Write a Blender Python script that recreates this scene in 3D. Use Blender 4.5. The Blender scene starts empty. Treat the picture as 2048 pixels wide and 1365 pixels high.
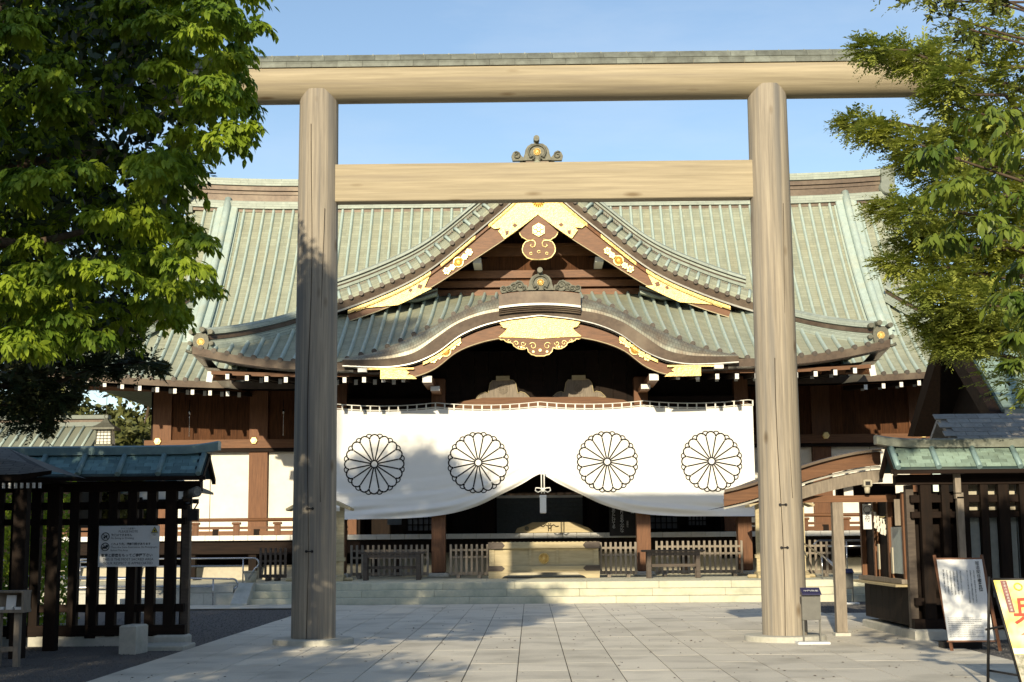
import bpy, math, random
import numpy as np
from mathutils import Vector, Matrix
random.seed(7); RNG = np.random.default_rng(11)
PI = math.pi
scn = bpy.context.scene
# ------------------------------------------------------------ camera, sky, sun, exposure
cam_d = bpy.data.cameras.new('camera'); cam = bpy.data.objects.new('camera', cam_d)
scn.collection.objects.link(cam); scn.camera = cam
cam_d.lens = 50; cam_d.sensor_width = 36; cam_d.clip_start = .1; cam_d.clip_end = 2000
YAW, PITCH, ROLL = math.radians(.672), math.radians(7.94), .0082
F = Vector((-math.sin(YAW)*math.cos(PITCH), math.cos(YAW)*math.cos(PITCH), math.sin(PITCH)))
R0 = Vector((math.cos(YAW), math.sin(YAW), 0)); U0 = R0.cross(F)
RR = R0*math.cos(ROLL)-U0*math.sin(ROLL); UU = R0*math.sin(ROLL)+U0*math.cos(ROLL)
cam.matrix_world = Matrix(((RR.x, UU.x, -F.x, -.27), (RR.y, UU.y, -F.y, 0), (RR.z, UU.z, -F.z, 1.6), (0, 0, 0, 1)))

SUN = Vector((.178, 1, -.36)).normalized()          # direction the light travels
world = bpy.data.worlds.new('World'); scn.world = world; world.use_nodes = True
wn = world.node_tree.nodes; wl = world.node_tree.links
sky = wn.new('ShaderNodeTexSky'); sky.sky_type = 'NISHITA'; sky.sun_disc = False
sky.sun_elevation = math.asin(-SUN.z); sky.sun_rotation = math.atan2(-SUN.x, -SUN.y)
sky.air_density = 1.0; sky.dust_density = .5; sky.ozone_density = 1.7; sky.altitude = 50
wn['Background'].inputs[1].default_value = .15
tc = wn.new('ShaderNodeTexCoord'); mpw = wn.new('ShaderNodeMapping'); mpw.inputs['Scale'].default_value = (1, 1, 4); wl.new(tc.outputs['Generated'], mpw.inputs['Vector'])
cn = wn.new('ShaderNodeTexNoise'); cn.inputs['Scale'].default_value = 3.1; cn.inputs['Detail'].default_value = 7; cn.inputs['Roughness'].default_value = .6; wl.new(mpw.outputs[0], cn.inputs['Vector'])
cr = wn.new('ShaderNodeValToRGB'); cr.color_ramp.elements[0].position = .45; cr.color_ramp.elements[1].position = .85; cr.color_ramp.elements[0].color = (0, 0, 0, 1); cr.color_ramp.elements[1].color = (.3, .3, .3, 1); wl.new(cn.outputs['Fac'], cr.inputs['Fac'])
cm = wn.new('ShaderNodeMix'); cm.data_type = 'RGBA'; wl.new(cr.outputs[0], cm.inputs[0]); tint = wn.new('ShaderNodeMix'); tint.data_type = 'RGBA'; tint.blend_type = 'MULTIPLY'; tint.inputs[0].default_value = 1; wl.new(sky.outputs[0], tint.inputs[6]); tint.inputs[7].default_value = (1.03, 1.0, .97, 1)
wl.new(tint.outputs[2], cm.inputs[6]); cm.inputs[7].default_value = (5.2, 5.6, 6.0, 1)
wl.new(cm.outputs[2], wn['Background'].inputs[0])
sd = bpy.data.lights.new('sun', 'SUN'); sd.energy = 5.0; sd.angle = math.radians(.6); sd.color = (1, .86, .62)
so = bpy.data.objects.new('sun', sd); scn.collection.objects.link(so)
so.rotation_euler = SUN.to_track_quat('-Z', 'Y').to_euler(); so.location = (-10, -30, 30)
scn.view_settings.view_transform = 'Standard'; scn.view_settings.look = 'None'
scn.view_settings.gamma = 1; scn.view_settings.use_curve_mapping = False
scn.view_settings.exposure = .24

# ------------------------------------------------------------ materials
def mat(name, c1, c2=None, rough=.7, metal=0., sc=(3, 3, 3), nscale=4., detail=6., bump=.15, bscale=None, bdist=.01,
        stain=None, stain_sc=.7, stain_amt=.5, rnd=0., spec=.35, trans=None, brick=None, knots=None):
    m = bpy.data.materials.new(name); m.use_nodes = True; N = m.node_tree.nodes; L = m.node_tree.links
    b = N['Principled BSDF']; b.inputs['Roughness'].default_value = rough; b.inputs['Metallic'].default_value = metal
    b.inputs['Specular IOR Level'].default_value = spec
    g = N.new('ShaderNodeNewGeometry'); mp = N.new('ShaderNodeMapping'); mp.inputs['Scale'].default_value = sc
    L.new(g.outputs['Position'], mp.inputs['Vector'])
    n = N.new('ShaderNodeTexNoise'); n.inputs['Scale'].default_value = nscale; n.inputs['Detail'].default_value = detail
    n.inputs['Roughness'].default_value = .65; L.new(mp.outputs[0], n.inputs['Vector'])
    rp = N.new('ShaderNodeValToRGB'); L.new(n.outputs['Fac'], rp.inputs['Fac'])
    c2 = c2 or tuple(x*.7 for x in c1)
    rp.color_ramp.elements[0].position = .3; rp.color_ramp.elements[1].position = .7
    rp.color_ramp.elements[0].color = (*c2, 1); rp.color_ramp.elements[1].color = (*c1, 1)
    col = rp.outputs[0]; hgt = n.outputs['Fac']
    if stain:
        n2 = N.new('ShaderNodeTexNoise'); n2.inputs['Scale'].default_value = stain_sc; n2.inputs['Detail'].default_value = 5
        L.new(mp.outputs[0] if sc[0] != sc[2] else g.outputs['Position'], n2.inputs['Vector'])
        r2 = N.new('ShaderNodeValToRGB'); r2.color_ramp.elements[0].position = .48; r2.color_ramp.elements[1].position = .7
        r2.color_ramp.elements[0].color = (0, 0, 0, 1); r2.color_ramp.elements[1].color = (stain_amt,)*3+(1,)
        L.new(n2.outputs['Fac'], r2.inputs['Fac'])
        mx = N.new('ShaderNodeMix'); mx.data_type = 'RGBA'; L.new(r2.outputs[0], mx.inputs[0])
        L.new(col, mx.inputs[6]); mx.inputs[7].default_value = (*stain, 1); col = mx.outputs[2]
    if knots:      # knots: sparse dark ellipses drawn out along the grain
        km = N.new('ShaderNodeMapping'); km.inputs['Scale'].default_value = knots; L.new(g.outputs['Position'], km.inputs['Vector'])
        kv = N.new('ShaderNodeTexVoronoi'); kv.inputs['Scale'].default_value = 1; L.new(km.outputs[0], kv.inputs['Vector'])
        kr = N.new('ShaderNodeValToRGB'); kr.color_ramp.elements[0].position = .05; kr.color_ramp.elements[1].position = .15
        kr.color_ramp.elements[0].color = (.55, .48, .40, 1); kr.color_ramp.elements[1].color = (1, 1, 1, 1); L.new(kv.outputs['Distance'], kr.inputs['Fac'])
        kx = N.new('ShaderNodeMix'); kx.data_type = 'RGBA'; kx.blend_type = 'MULTIPLY'; kx.inputs[0].default_value = 1
        L.new(col, kx.inputs[6]); L.new(kr.outputs[0], kx.inputs[7]); col = kx.outputs[2]
    if brick:      # (width, course height, mortar, darkness) in metres of UV space
        uv = N.new('ShaderNodeUVMap'); bt = N.new('ShaderNodeTexBrick'); L.new(uv.outputs[0], bt.inputs['Vector'])
        bt.inputs['Scale'].default_value = 1; bt.inputs['Brick Width'].default_value = brick[0]; bt.inputs['Row Height'].default_value = brick[1]
        bt.inputs['Mortar Size'].default_value = brick[2]; bt.inputs['Mortar Smooth'].default_value = .3
        bt.inputs['Color1'].default_value = (1, 1, 1, 1); bt.inputs['Color2'].default_value = (.8, .8, .8, 1)
        bt.inputs['Mortar'].default_value = (brick[3],)*3+(1,)
        mx = N.new('ShaderNodeMix'); mx.data_type = 'RGBA'; mx.blend_type = 'MULTIPLY'; mx.inputs[0].default_value = 1
        L.new(col, mx.inputs[6]); L.new(bt.outputs['Color'], mx.inputs[7]); col = mx.outputs[2]
    if rnd:
        oi = N.new('ShaderNodeObjectInfo'); mr = N.new('ShaderNodeMapRange')
        mr.inputs['To Min'].default_value = 1-rnd; mr.inputs['To Max'].default_value = 1+rnd; L.new(oi.outputs['Random'], mr.inputs['Value'])
        hs = N.new('ShaderNodeHueSaturation'); L.new(mr.outputs[0], hs.inputs['Value']); L.new(col, hs.inputs['Color']); col = hs.outputs[0]
    L.new(col, b.inputs['Base Color'])
    if bump:
        bp = N.new('ShaderNodeBump'); bp.inputs['Strength'].default_value = bump; bp.inputs['Distance'].default_value = bdist
        if bscale:
            n3 = N.new('ShaderNodeTexNoise'); n3.inputs['Scale'].default_value = bscale; n3.inputs['Detail'].default_value = 8
            L.new(mp.outputs[0], n3.inputs['Vector']); hgt = n3.outputs['Fac']
        L.new(hgt, bp.inputs['Height']); L.new(bp.outputs[0], b.inputs['Normal'])
    return m

def leafmat(name, c1, c2, rough=.45, tr=.35):
    m = bpy.data.materials.new(name); m.use_nodes = True; N = m.node_tree.nodes; L = m.node_tree.links
    b = N['Principled BSDF']; b.inputs['Roughness'].default_value = rough; b.inputs['Specular IOR Level'].default_value = .4
    g = N.new('ShaderNodeNewGeometry'); n = N.new('ShaderNodeTexNoise'); n.inputs['Scale'].default_value = 2.3; n.inputs['Detail'].default_value = 8
    L.new(g.outputs['Position'], n.inputs['Vector'])
    rp = N.new('ShaderNodeValToRGB'); rp.color_ramp.elements[0].position = .36; rp.color_ramp.elements[1].position = .62
    rp.color_ramp.elements[0].color = (*c2, 1); rp.color_ramp.elements[1].color = (*c1, 1)
    L.new(n.outputs['Fac'], rp.inputs['Fac']); L.new(rp.outputs[0], b.inputs['Base Color'])
    t = N.new('ShaderNodeBsdfTranslucent'); L.new(rp.outputs[0], t.inputs['Color'])
    ms = N.new('ShaderNodeMixShader'); ms.inputs[0].default_value = tr
    L.new(b.outputs[0], ms.inputs[1]); L.new(t.outputs[0], ms.inputs[2]); L.new(ms.outputs[0], N['Material Output'].inputs['Surface'])
    return m

M = {}
M['torii'] = mat('weathered_cypress', (.43, .375, .29), (.21, .185, .15), rough=.8, sc=(9, 9, .3), nscale=2.2, detail=10, bump=.5, bdist=.012, stain=(.17, .165, .155), stain_sc=.9, stain_amt=.85, knots=(2.4, 2.4, 1.1))
M['torii_h'] = mat('cypress_beam', (.46, .39, .265), (.285, .24, .16), rough=.75, sc=(.3, 6, 9), nscale=2.0, detail=10, bump=.4, stain=(.27, .23, .17), stain_sc=.9, stain_amt=.8, knots=(.8, 3, 3))
M['crack'] = mat('wood_crack', (.05, .035, .02), rough=.9, bump=0)
M['wood'] = mat('brown_timber', (.19, .085, .037), (.10, .043, .019), rough=.62, sc=(7, 7, .6), nscale=3, bump=.25, rnd=.12)
M['plank'] = mat('wall_plank_wood', (.13, .055, .023), (.05, .021, .01), rough=.7, spec=.12, sc=(7, 7, .6), nscale=3, bump=.25, rnd=.15)
M['wood_h'] = mat('brown_timber_beam', (.20, .092, .04), (.10, .045, .02), rough=.62, sc=(.5, 6, 8), nscale=3, bump=.25, rnd=.12)
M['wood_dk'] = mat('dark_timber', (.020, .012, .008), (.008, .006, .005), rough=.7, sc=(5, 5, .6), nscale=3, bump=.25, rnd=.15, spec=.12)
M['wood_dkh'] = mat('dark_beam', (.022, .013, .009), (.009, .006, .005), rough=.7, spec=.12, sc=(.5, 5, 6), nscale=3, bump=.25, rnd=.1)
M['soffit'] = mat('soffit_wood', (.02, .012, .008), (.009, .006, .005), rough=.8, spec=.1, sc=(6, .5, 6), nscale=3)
M['board'] = mat('gable_board', (.21, .092, .038), (.11, .048, .02), rough=.5, sc=(1.2, 2, 7), nscale=3, bump=.2)
M['grey_wood'] = mat('weathered_grey_timber', (.30, .255, .20), (.17, .145, .115), rough=.8, sc=(8, 8, 1.2), nscale=3, bump=.3, rnd=.1)
M['pale_wood'] = mat('pale_cypress', (.50, .42, .25), (.36, .295, .17), rough=.55, sc=(.8, 3, 7), nscale=3, bump=.15)
M['bench'] = mat('dark_bench_timber', (.10, .078, .06), (.05, .038, .03), rough=.6, sc=(1, 6, 6), nscale=3, bump=.2)
M['copper'] = mat('patina_sheet', (.37, .39, .29), (.28, .30, .225), rough=.6, metal=.0, sc=(1.8, .5, .5), nscale=2.0, detail=9, bump=.12, stain=(.33, .315, .21), stain_sc=1.1, stain_amt=.55, brick=(.55, .105, .007, .62))
M['rib'] = mat('patina_rib', (.42, .51, .46), (.33, .41, .37), rough=.5, sc=(2, 2, 2), nscale=3, bump=.1, stain=(.45, .46, .34), stain_sc=2, stain_amt=.5)
M['ridge'] = mat('patina_ridge', (.38, .43, .37), (.29, .335, .285), rough=.55, sc=(2, 2, 2), nscale=3, bump=.1, brick=(.6, .085, .007, .55))
M['copper_br'] = mat('brown_copper', (.125, .09, .064), (.075, .055, .041), rough=.48, metal=.2, sc=(3, 3, 3), nscale=3, bump=.06, stain=(.22, .18, .13), stain_sc=1.2, stain_amt=.5)
M['scale'] = mat('rounded_eave_copper', (.32, .345, .28), (.19, .145, .10), rough=.42, metal=.3, sc=(1, 1, 1), nscale=2.6, bump=.1, stain=(.25, .19, .13), stain_sc=1.5, stain_amt=.5, brick=(.085, .16, .006, .4))
M['drip'] = mat('pale_metal_edge', (.55, .54, .48), rough=.35, metal=.3, bump=0)
M['fence_cu'] = mat('blue_green_copper', (.11, .20, .21), (.06, .12, .135), rough=.5, metal=.15, sc=(2, 2, 2), nscale=3, bump=.1, stain=(.30, .33, .25), stain_sc=2, stain_amt=.5, brick=(.42, .13, .008, .35))
M['plate'] = mat('beam_top_copper', (.24, .26, .22), (.13, .135, .11), rough=.5, metal=.2, sc=(3, 3, 3), nscale=2, bump=.1, rnd=.22)
M['tile'] = mat('grey_shingle', (.22, .20, .17), (.14, .13, .11), rough=.7, sc=(2, 2, 2), nscale=3, bump=.2, brick=(.35, .1, .01, .4))
M['gold_d'] = mat('gilt_deep', (.80, .52, .14), (.55, .34, .08), rough=.4, metal=.6, nscale=9, bump=.1)
M['gold'] = mat('gilt', (.86, .66, .28), (.60, .42, .14), rough=.42, metal=.5, sc=(1, 1, 1), nscale=14, bump=.8, bscale=30, bdist=.016)
M['gold_s'] = mat('gilt_smooth', (.95, .76, .36), (.8, .6, .25), rough=.36, metal=.5, bump=.05)
M['oni'] = mat('ridge_end_bronze', (.15, .15, .115), (.08, .08, .06), rough=.55, metal=.25, sc=(4, 4, 4), nscale=3, bump=.3)
M['disc'] = mat('cap_disc_bronze', (.09, .075, .06), (.05, .042, .036), rough=.5, metal=.3, bump=0)
M['white'] = mat('white_paint', (.80, .79, .74), (.72, .71, .66), rough=.6, bump=0)
M['cloth'] = mat('white_cloth', (.84, .83, .79), (.81, .80, .765), rough=.85, sc=(1, 1, 1), nscale=2, bump=.05, spec=.1)
M['black'] = mat('black_print', (.018, .017, .016), rough=.8, bump=0, spec=.1)
M['ink'] = mat('sign_ink', (.03, .04, .05), rough=.6, bump=0)
M['plaster'] = mat('white_plaster', (.82, .79, .70), (.74, .70, .61), rough=.85, nscale=1, bump=.03)
M['paper'] = mat('paper_screen', (.20, .21, .22), rough=.8, bump=0)
M['granite'] = mat('granite_paver', (.72, .67, .56), (.57, .545, .47), rough=.7, sc=(1, 1, 1), nscale=60, detail=3, bump=.2, bdist=.004, stain=(.42, .395, .33), stain_sc=1.1, stain_amt=.8, rnd=.10)
M['joint'] = mat('joint_sand', (.10, .09, .07), rough=.95, nscale=20)
M['step'] = mat('step_stone', (.64, .61, .46), (.52, .51, .40), rough=.75, sc=(1, 1, 1), nscale=12, bump=.25, bdist=.006, stain=(.30, .34, .25), stain_sc=2.2, stain_amt=.5, rnd=.06)
M['pale_stone'] = mat('pale_stone', (.55, .54, .47), (.44, .43, .38), rough=.75, sc=(1, 1, 1), nscale=15, bump=.25, bdist=.006, stain=(.35, .36, .28), stain_sc=3, stain_amt=.5)
M['plinth'] = mat('beige_plinth', (.50, .46, .35), (.40, .37, .29), rough=.85, nscale=3, bump=.2)
M['gravel'] = mat('gravel', (.15, .145, .14), (.075, .072, .07), rough=.9, sc=(1, 1, 1), nscale=38, detail=4, bump=.9, bdist=.02)
M['steel'] = mat('stainless', (.55, .55, .56), rough=.25, metal=.9, bump=0)
M['grey_m'] = mat('grey_metal', (.17, .17, .155), (.14, .14, .13), rough=.45, metal=.5, bump=0)
M['blackm'] = mat('black_metal', (.02, .02, .022), rough=.45, metal=.3, bump=0)
M['navy'] = mat('navy_panel', (.03, .03, .09), rough=.4, bump=0)
M['signbg'] = mat('pale_sign_face', (.72, .74, .74), (.68, .70, .70), rough=.45, bump=0)
M['yellow'] = mat('yellow_print', (.75, .62, .08), rough=.5, bump=0)
M['red'] = mat('red_print', (.62, .09, .045), rough=.5, bump=0)
M['maroon'] = mat('maroon_print', (.30, .13, .12), rough=.5, bump=0)
M['poster'] = mat('poster_print', (.86, .82, .62), (.80, .66, .14), rough=.4, sc=(1, 1, 1), nscale=5, detail=2, bump=0)
M['poster2'] = mat('poster_photo', (.62, .58, .50), (.10, .12, .06), rough=.4, sc=(1, 1, 1), nscale=24, detail=6, bump=0)
M['blue_panel'] = mat('blue_grey_panel', (.46, .54, .55), (.36, .43, .44), rough=.35, bump=0)
M['dim'] = mat('dim_shutter', (.10, .125, .14), rough=.6, bump=0)
M['brown_frame'] = mat('brown_sign_frame', (.19, .09, .05), rough=.5, bump=0)
M['lantern'] = mat('lantern_paper', (.85, .82, .70), rough=.6, bump=0)
M['bark'] = mat('bark', (.12, .085, .055), (.06, .042, .03), rough=.9, sc=(4, 4, 1), nscale=5, bump=.8, bdist=.03)
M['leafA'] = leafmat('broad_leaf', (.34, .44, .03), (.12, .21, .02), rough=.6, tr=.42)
M['leafA_in'] = leafmat('shade_toned_leaf', (.02, .04, .009), (.008, .02, .005), tr=.05)  # darker leaf copy: shade of the crown's voids put into the colour
M['leafC'] = leafmat('cherry_leaf', (.22, .28, .04), (.09, .15, .022))
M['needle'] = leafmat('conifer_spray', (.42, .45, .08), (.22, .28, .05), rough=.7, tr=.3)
M['needle_in'] = leafmat('shade_toned_conifer', (.08, .09, .025), (.035, .045, .014), rough=.7, tr=.1)  # darker spray copy: shade inside the crown put into the colour
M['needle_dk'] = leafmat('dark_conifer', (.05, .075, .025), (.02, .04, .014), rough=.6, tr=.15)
M['bgleaf'] = leafmat('distant_leaf', (.16, .17, .05), (.07, .085, .025), rough=.6, tr=.2)
M['paperstrip'] = mat('folded_paper', (.78, .76, .68), rough=.8, bump=0)
M['straw'] = mat('straw_rope', (.42, .36, .20), rough=.9)

# ------------------------------------------------------------ mesh builder
COL = scn.collection
WL = {}
class MB:
    def __init__(s): s.v = []; s.f = []; s.m = []; s.u = []; s.s = []
    def add(s, vs, fs, mi=0, uv=None, smooth=False):
        o = len(s.v); s.v += [tuple(p) for p in vs]
        for k, f in enumerate(fs):
            s.f.append(tuple(i+o for i in f)); s.m.append(mi); s.s.append(smooth)
            s.u.append([uv[i] for i in f] if uv is not None else [(0, 0)]*len(f))
        return s
    def box(s, c, d, mi=0, rz=0, rx=0, ry=0, bev=0):
        x, y, z = d[0]/2, d[1]/2, d[2]/2
        rot = Matrix.Rotation(rz, 3, 'Z') @ Matrix.Rotation(ry, 3, 'Y') @ Matrix.Rotation(rx, 3, 'X')
        if bev:
            P = []
            b = bev
            for zz, k in ((-z, b), (-z+b, 0), (z-b, 0), (z, b)):
                for (px, py) in ((-x+k, -y+k), (x-k, -y+k), (x-k, y-k), (-x+k, y-k)): P.append((px, py, zz))
            fs = [(3, 2, 1, 0), (12, 13, 14, 15)]
            for r in range(3):
                for j in range(4): fs.append((r*4+j, r*4+(j+1) % 4, r*4+4+(j+1) % 4, r*4+4+j))
        else:
            P = [(-x, -y, -z), (x, -y, -z), (x, y, -z), (-x, y, -z), (-x, -y, z), (x, -y, z), (x, y, z), (-x, y, z)]
            fs = [(3, 2, 1, 0), (4, 5, 6, 7), (0, 1, 5, 4), (1, 2, 6, 5), (2, 3, 7, 6), (3, 0, 4, 7)]
        vs = [rot @ Vector(p)+Vector(c) for p in P]
        s.add(vs, fs, mi); return s
    def bb(s, x0, x1, y0, y1, z0, z1, mi=0, bev=0):
        return s.box(((x0+x1)/2, (y0+y1)/2, (z0+z1)/2), (x1-x0, y1-y0, z1-z0), mi, bev=bev)
    def cyl(s, a, b, r0, r1=None, n=12, mi=0, cap=True, smooth=True):
        r1 = r0 if r1 is None else r1; a = Vector(a); b = Vector(b); d = (b-a).normalized()
        t = Vector((0, 0, 1)) if abs(d.z) < .9 else Vector((1, 0, 0)); u = d.cross(t).normalized(); w = d.cross(u)
        vs = []
        for p, r in ((a, r0), (b, r1)):
            for k in range(n):
                an = 2*PI*k/n; vs.append(p+(u*math.cos(an)+w*math.sin(an))*r)
        s.add(vs, [(k, (k+1) % n, n+(k+1) % n, n+k) for k in range(n)], mi, smooth=smooth)
        if cap:
            o = len(s.v)-2*n
            s.f += [tuple(o+k for k in reversed(range(n))), tuple(o+n+k for k in range(n))]
            s.m += [mi]*2; s.s += [False]*2; s.u += [[(0, 0)]*n]*2
        return s
    def tube(s, pts, r, n=6, mi=0, closed=False, smooth=True, rad=None):
        pts = [Vector(p) for p in pts]; N = len(pts); vs = []
        prev = None
        for i, p in enumerate(pts):
            a = pts[(i-1) % N] if (closed or i > 0) else p; b = pts[(i+1) % N] if (closed or i < N-1) else p
            d = (b-a); d = d.normalized() if d.length > 1e-9 else Vector((0, 0, 1))
            if prev is None:
                t = Vector((0, 0, 1)) if abs(d.z) < .9 else Vector((0, 1, 0)); u = d.cross(t).normalized()
            else:
                u = prev-d*prev.dot(d); u = u.normalized() if u.length > 1e-6 else d.orthogonal().normalized()
            prev = u; w = d.cross(u); rr = rad[i] if rad else r
            for k in range(n):
                an = 2*PI*k/n; vs.append(p+(u*math.cos(an)+w*math.sin(an))*rr)
        fs = []
        for i in range(N if closed else N-1):
            for k in range(n):
                j = (i+1) % N; fs.append((i*n+k, i*n+(k+1) % n, j*n+(k+1) % n, j*n+k))
        s.add(vs, fs, mi, smooth=smooth)
        if not closed:
            o = len(s.v)-N*n
            s.f += [tuple(o+k for k in reversed(range(n))), tuple(o+(N-1)*n+k for k in range(n))]
            s.m += [mi]*2; s.s += [False]*2; s.u += [[(0, 0)]*n]*2
        return s
    def prism(s, poly, y0, y1, mi=0, axis='y', side=None):   # poly of (x,z), extruded in y
        n = len(poly)
        if axis == 'y': vs = [(p[0], y0, p[1]) for p in poly]+[(p[0], y1, p[1]) for p in poly]
        elif axis == 'x': vs = [(y0, p[0], p[1]) for p in poly]+[(y1, p[0], p[1]) for p in poly]
        else: vs = [(p[0], p[1], y0) for p in poly]+[(p[0], p[1], y1) for p in poly]
        s.add(vs, [tuple(range(n)), tuple(reversed(range(n, 2*n)))], mi)
        s.add(vs, [(k, n+k, n+(k+1) % n, (k+1) % n) for k in range(n)], mi if side is None else side); return s
    def grid(s, fn, nu, nv, mi=0, smooth=True, uvfn=None):
        vs = []; uv = []
        for j in range(nv+1):
            for i in range(nu+1):
                vs.append(fn(i/nu, j/nv)); uv.append(uvfn(i/nu, j/nv) if uvfn else (i/nu, j/nv))
        s.add(vs, [(j*(nu+1)+i, j*(nu+1)+i+1, (j+1)*(nu+1)+i+1, (j+1)*(nu+1)+i) for j in range(nv) for i in range(nu)], mi, uv, smooth); return s
    def loft(s, rows, mi=0, smooth=True, mats=None, uvs=1.):   # rows: list of equal-length point lists
        n = len(rows[0]); vs = [p for r in rows for p in r]; uv = []
        acc = 0
        for j, r in enumerate(rows):
            if j: acc += (Vector(rows[j][n//2])-Vector(rows[j-1][n//2])).length
            u = 0
            for i, p in enumerate(r):
                if i: u += (Vector(r[i])-Vector(r[i-1])).length
                uv.append((u*uvs, acc*uvs))
        for j in range(len(rows)-1):
            o = len(s.v)
            fs = [(i, i+1, n+i+1, n+i) for i in range(n-1)]
            s.add(rows[j]+rows[j+1], fs, mats[j] if mats else mi, uv[j*n:(j+2)*n], smooth)
        return s
    def build(s, name, mats, parent=None, kind=None, label=None, cat=None, group=None, origin=None):
        if not isinstance(mats, (list, tuple)): mats = [mats]
        A = np.array([tuple(p) for p in s.v], dtype=float)
        if origin is None:
            lo, hi = A.min(0), A.max(0); origin = ((lo[0]+hi[0])/2, (lo[1]+hi[1])/2, lo[2])
        A = A-np.array(origin)
        me = bpy.data.meshes.new(name); me.from_pydata(A.tolist(), [], s.f)
        for x in mats: me.materials.append(M[x])
        me.polygons.foreach_set('material_index', s.m); me.polygons.foreach_set('use_smooth', s.s)
        uvl = me.uv_layers.new(name='UVMap'); flat = [c for f in s.u for p in f for c in p]
        uvl.data.foreach_set('uv', flat)
        me.update()
        return link(name, me, parent, origin, kind, label, cat, group)

def link(name, me, parent=None, origin=(0, 0, 0), kind=None, label=None, cat=None, group=None):
    o = bpy.data.objects.new(name, me); COL.objects.link(o); WL[o.name] = Vector(origin)
    if parent is not None:
        o.parent = parent; o.location = Vector(origin)-WL[parent.name]
    else: o.location = origin
    if kind: o['kind'] = kind
    if label: o['label'] = label
    if cat: o['category'] = cat
    if group: o['group'] = group
    return o
def thing(name, loc, label, cat, group=None):
    return link(name, None, None, loc, None, label, cat, group)
def inst(src, loc, parent=None, rot=None, scale=None, name=None):
    o = src.copy(); COL.objects.link(o)
    if name: o.name = name
    WL[o.name] = Vector(loc); p = parent if parent is not None else src.parent
    o.parent = p; o.location = Vector(loc)-(WL[p.name] if p else Vector((0, 0, 0)))
    if rot is not None: o.rotation_euler = rot
    if scale is not None: o.scale = scale
    return o
def copy_tree(root, loc, label=None, rz=None, dz=None):
    c = root.copy(); COL.objects.link(c); c.location = loc; WL[c.name] = Vector(loc)
    if rz is not None: c.rotation_euler = (0, 0, rz)
    if label: c['label'] = label
    def rec(a, b):
        for ch in list(a.children):
            d = ch.copy(); COL.objects.link(d); d.parent = b; rec(ch, d)
    rec(root, c); return c
def crv(pts):                                   # smooth interpolation through (x, z) points
    X = np.array([p[0] for p in pts], float); Z = np.array([p[1] for p in pts], float)
    mM = np.gradient(Z, X)
    def f(x):
        x = min(max(x, X[0]), X[-1]); i = min(int(np.searchsorted(X, x, 'right'))-1, len(X)-2); i = max(i, 0)
        h = X[i+1]-X[i]; t = (x-X[i])/h
        return float((2*t**3-3*t*t+1)*Z[i]+(t**3-2*t*t+t)*h*mM[i]+(-2*t**3+3*t*t)*Z[i+1]+(t**3-t*t)*h*mM[i+1])
    return f
def circ(cx, cz, r, n=24, a0=0, a1=2*PI): return [(cx+r*math.cos(a0+(a1-a0)*k/n), cz+r*math.sin(a0+(a1-a0)*k/n)) for k in range(n)]
FONT = None
def text(body, size, m, parent, loc, rot=(PI/2, 0, 0), align='CENTER', name='lettering', sp=1., cs=1., lh=1., bold=0.):
    cu = bpy.data.curves.new('t', 'FONT'); cu.body = body; cu.size = size; cu.align_x = align; cu.align_y = 'CENTER'
    cu.resolution_u = 2; cu.space_line = lh; cu.space_character = cs; cu.offset = bold
    ob = bpy.data.objects.new('t', cu); COL.objects.link(ob)
    dg = bpy.context.evaluated_depsgraph_get(); dg.update()
    me = bpy.data.meshes.new_from_object(ob.evaluated_get(dg)); bpy.data.objects.remove(ob)
    me.materials.clear(); me.materials.append(M[m])
    o = link(name, me, parent, loc); o.rotation_euler = rot; return o
def vtext(chars, size, *a, **k): return text('\n'.join(chars), size, *a, lh=k.pop('lh', 1.), **k)
def ridge(mb, pts, prof, mis, end=True):        # sweep a closed profile of (side, up) along pts; mis: material per edge
    pts = [Vector(p) for p in pts]; rows = []; n = len(prof)
    for i, p in enumerate(pts):
        a = pts[max(i-1, 0)]; b = pts[min(i+1, len(pts)-1)]; d = b-a; sd_ = Vector((d.y, -d.x, 0)).normalized()
        rows.append([p+sd_*q[0]+Vector((0, 0, q[1])) for q in prof])
    L = [0]
    for i in range(1, len(pts)): L.append(L[-1]+(pts[i]-pts[i-1]).length)
    for k in range(n):
        k2 = (k+1) % n; vs = []; uv = []; h = (Vector(prof[k2])-Vector(prof[k])).length
        for i in range(len(pts)):
            vs += [rows[i][k], rows[i][k2]]; uv += [(L[i], prof[k][1]), (L[i], prof[k][1]+h)]
        mb.add(vs, [(2*i, 2*i+1, 2*i+3, 2*i+2) for i in range(len(pts)-1)], mis[k], uv)
    if end:
        mb.add(rows[0], [tuple(range(n))], mis[0]); mb.add(rows[-1], [tuple(reversed(range(n)))], mis[0])
RP = [(-.27, -.05), (-.27, .10), (-.17, .12), (-.17, .20), (-.20, .21), (-.20, .24), (-.17, .25), (-.17, .33), (-.24, .35), (-.22, .46), (-.08, .53), (.08, .53), (.22, .46), (.24, .35), (.17, .33), (.17, .25), (.20, .24), (.20, .21), (.17, .20), (.17, .12), (.27, .10), (.27, -.05)]
RM = [0, 0, 0, 1, 1, 1, 1, 0, 0, 0, 0, 0, 0, 0, 1, 1, 1, 1, 0, 0, 0, 0]
def sc(prof, sx, sz): return [(a*sx, b*sz) for a, b in prof]
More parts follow.
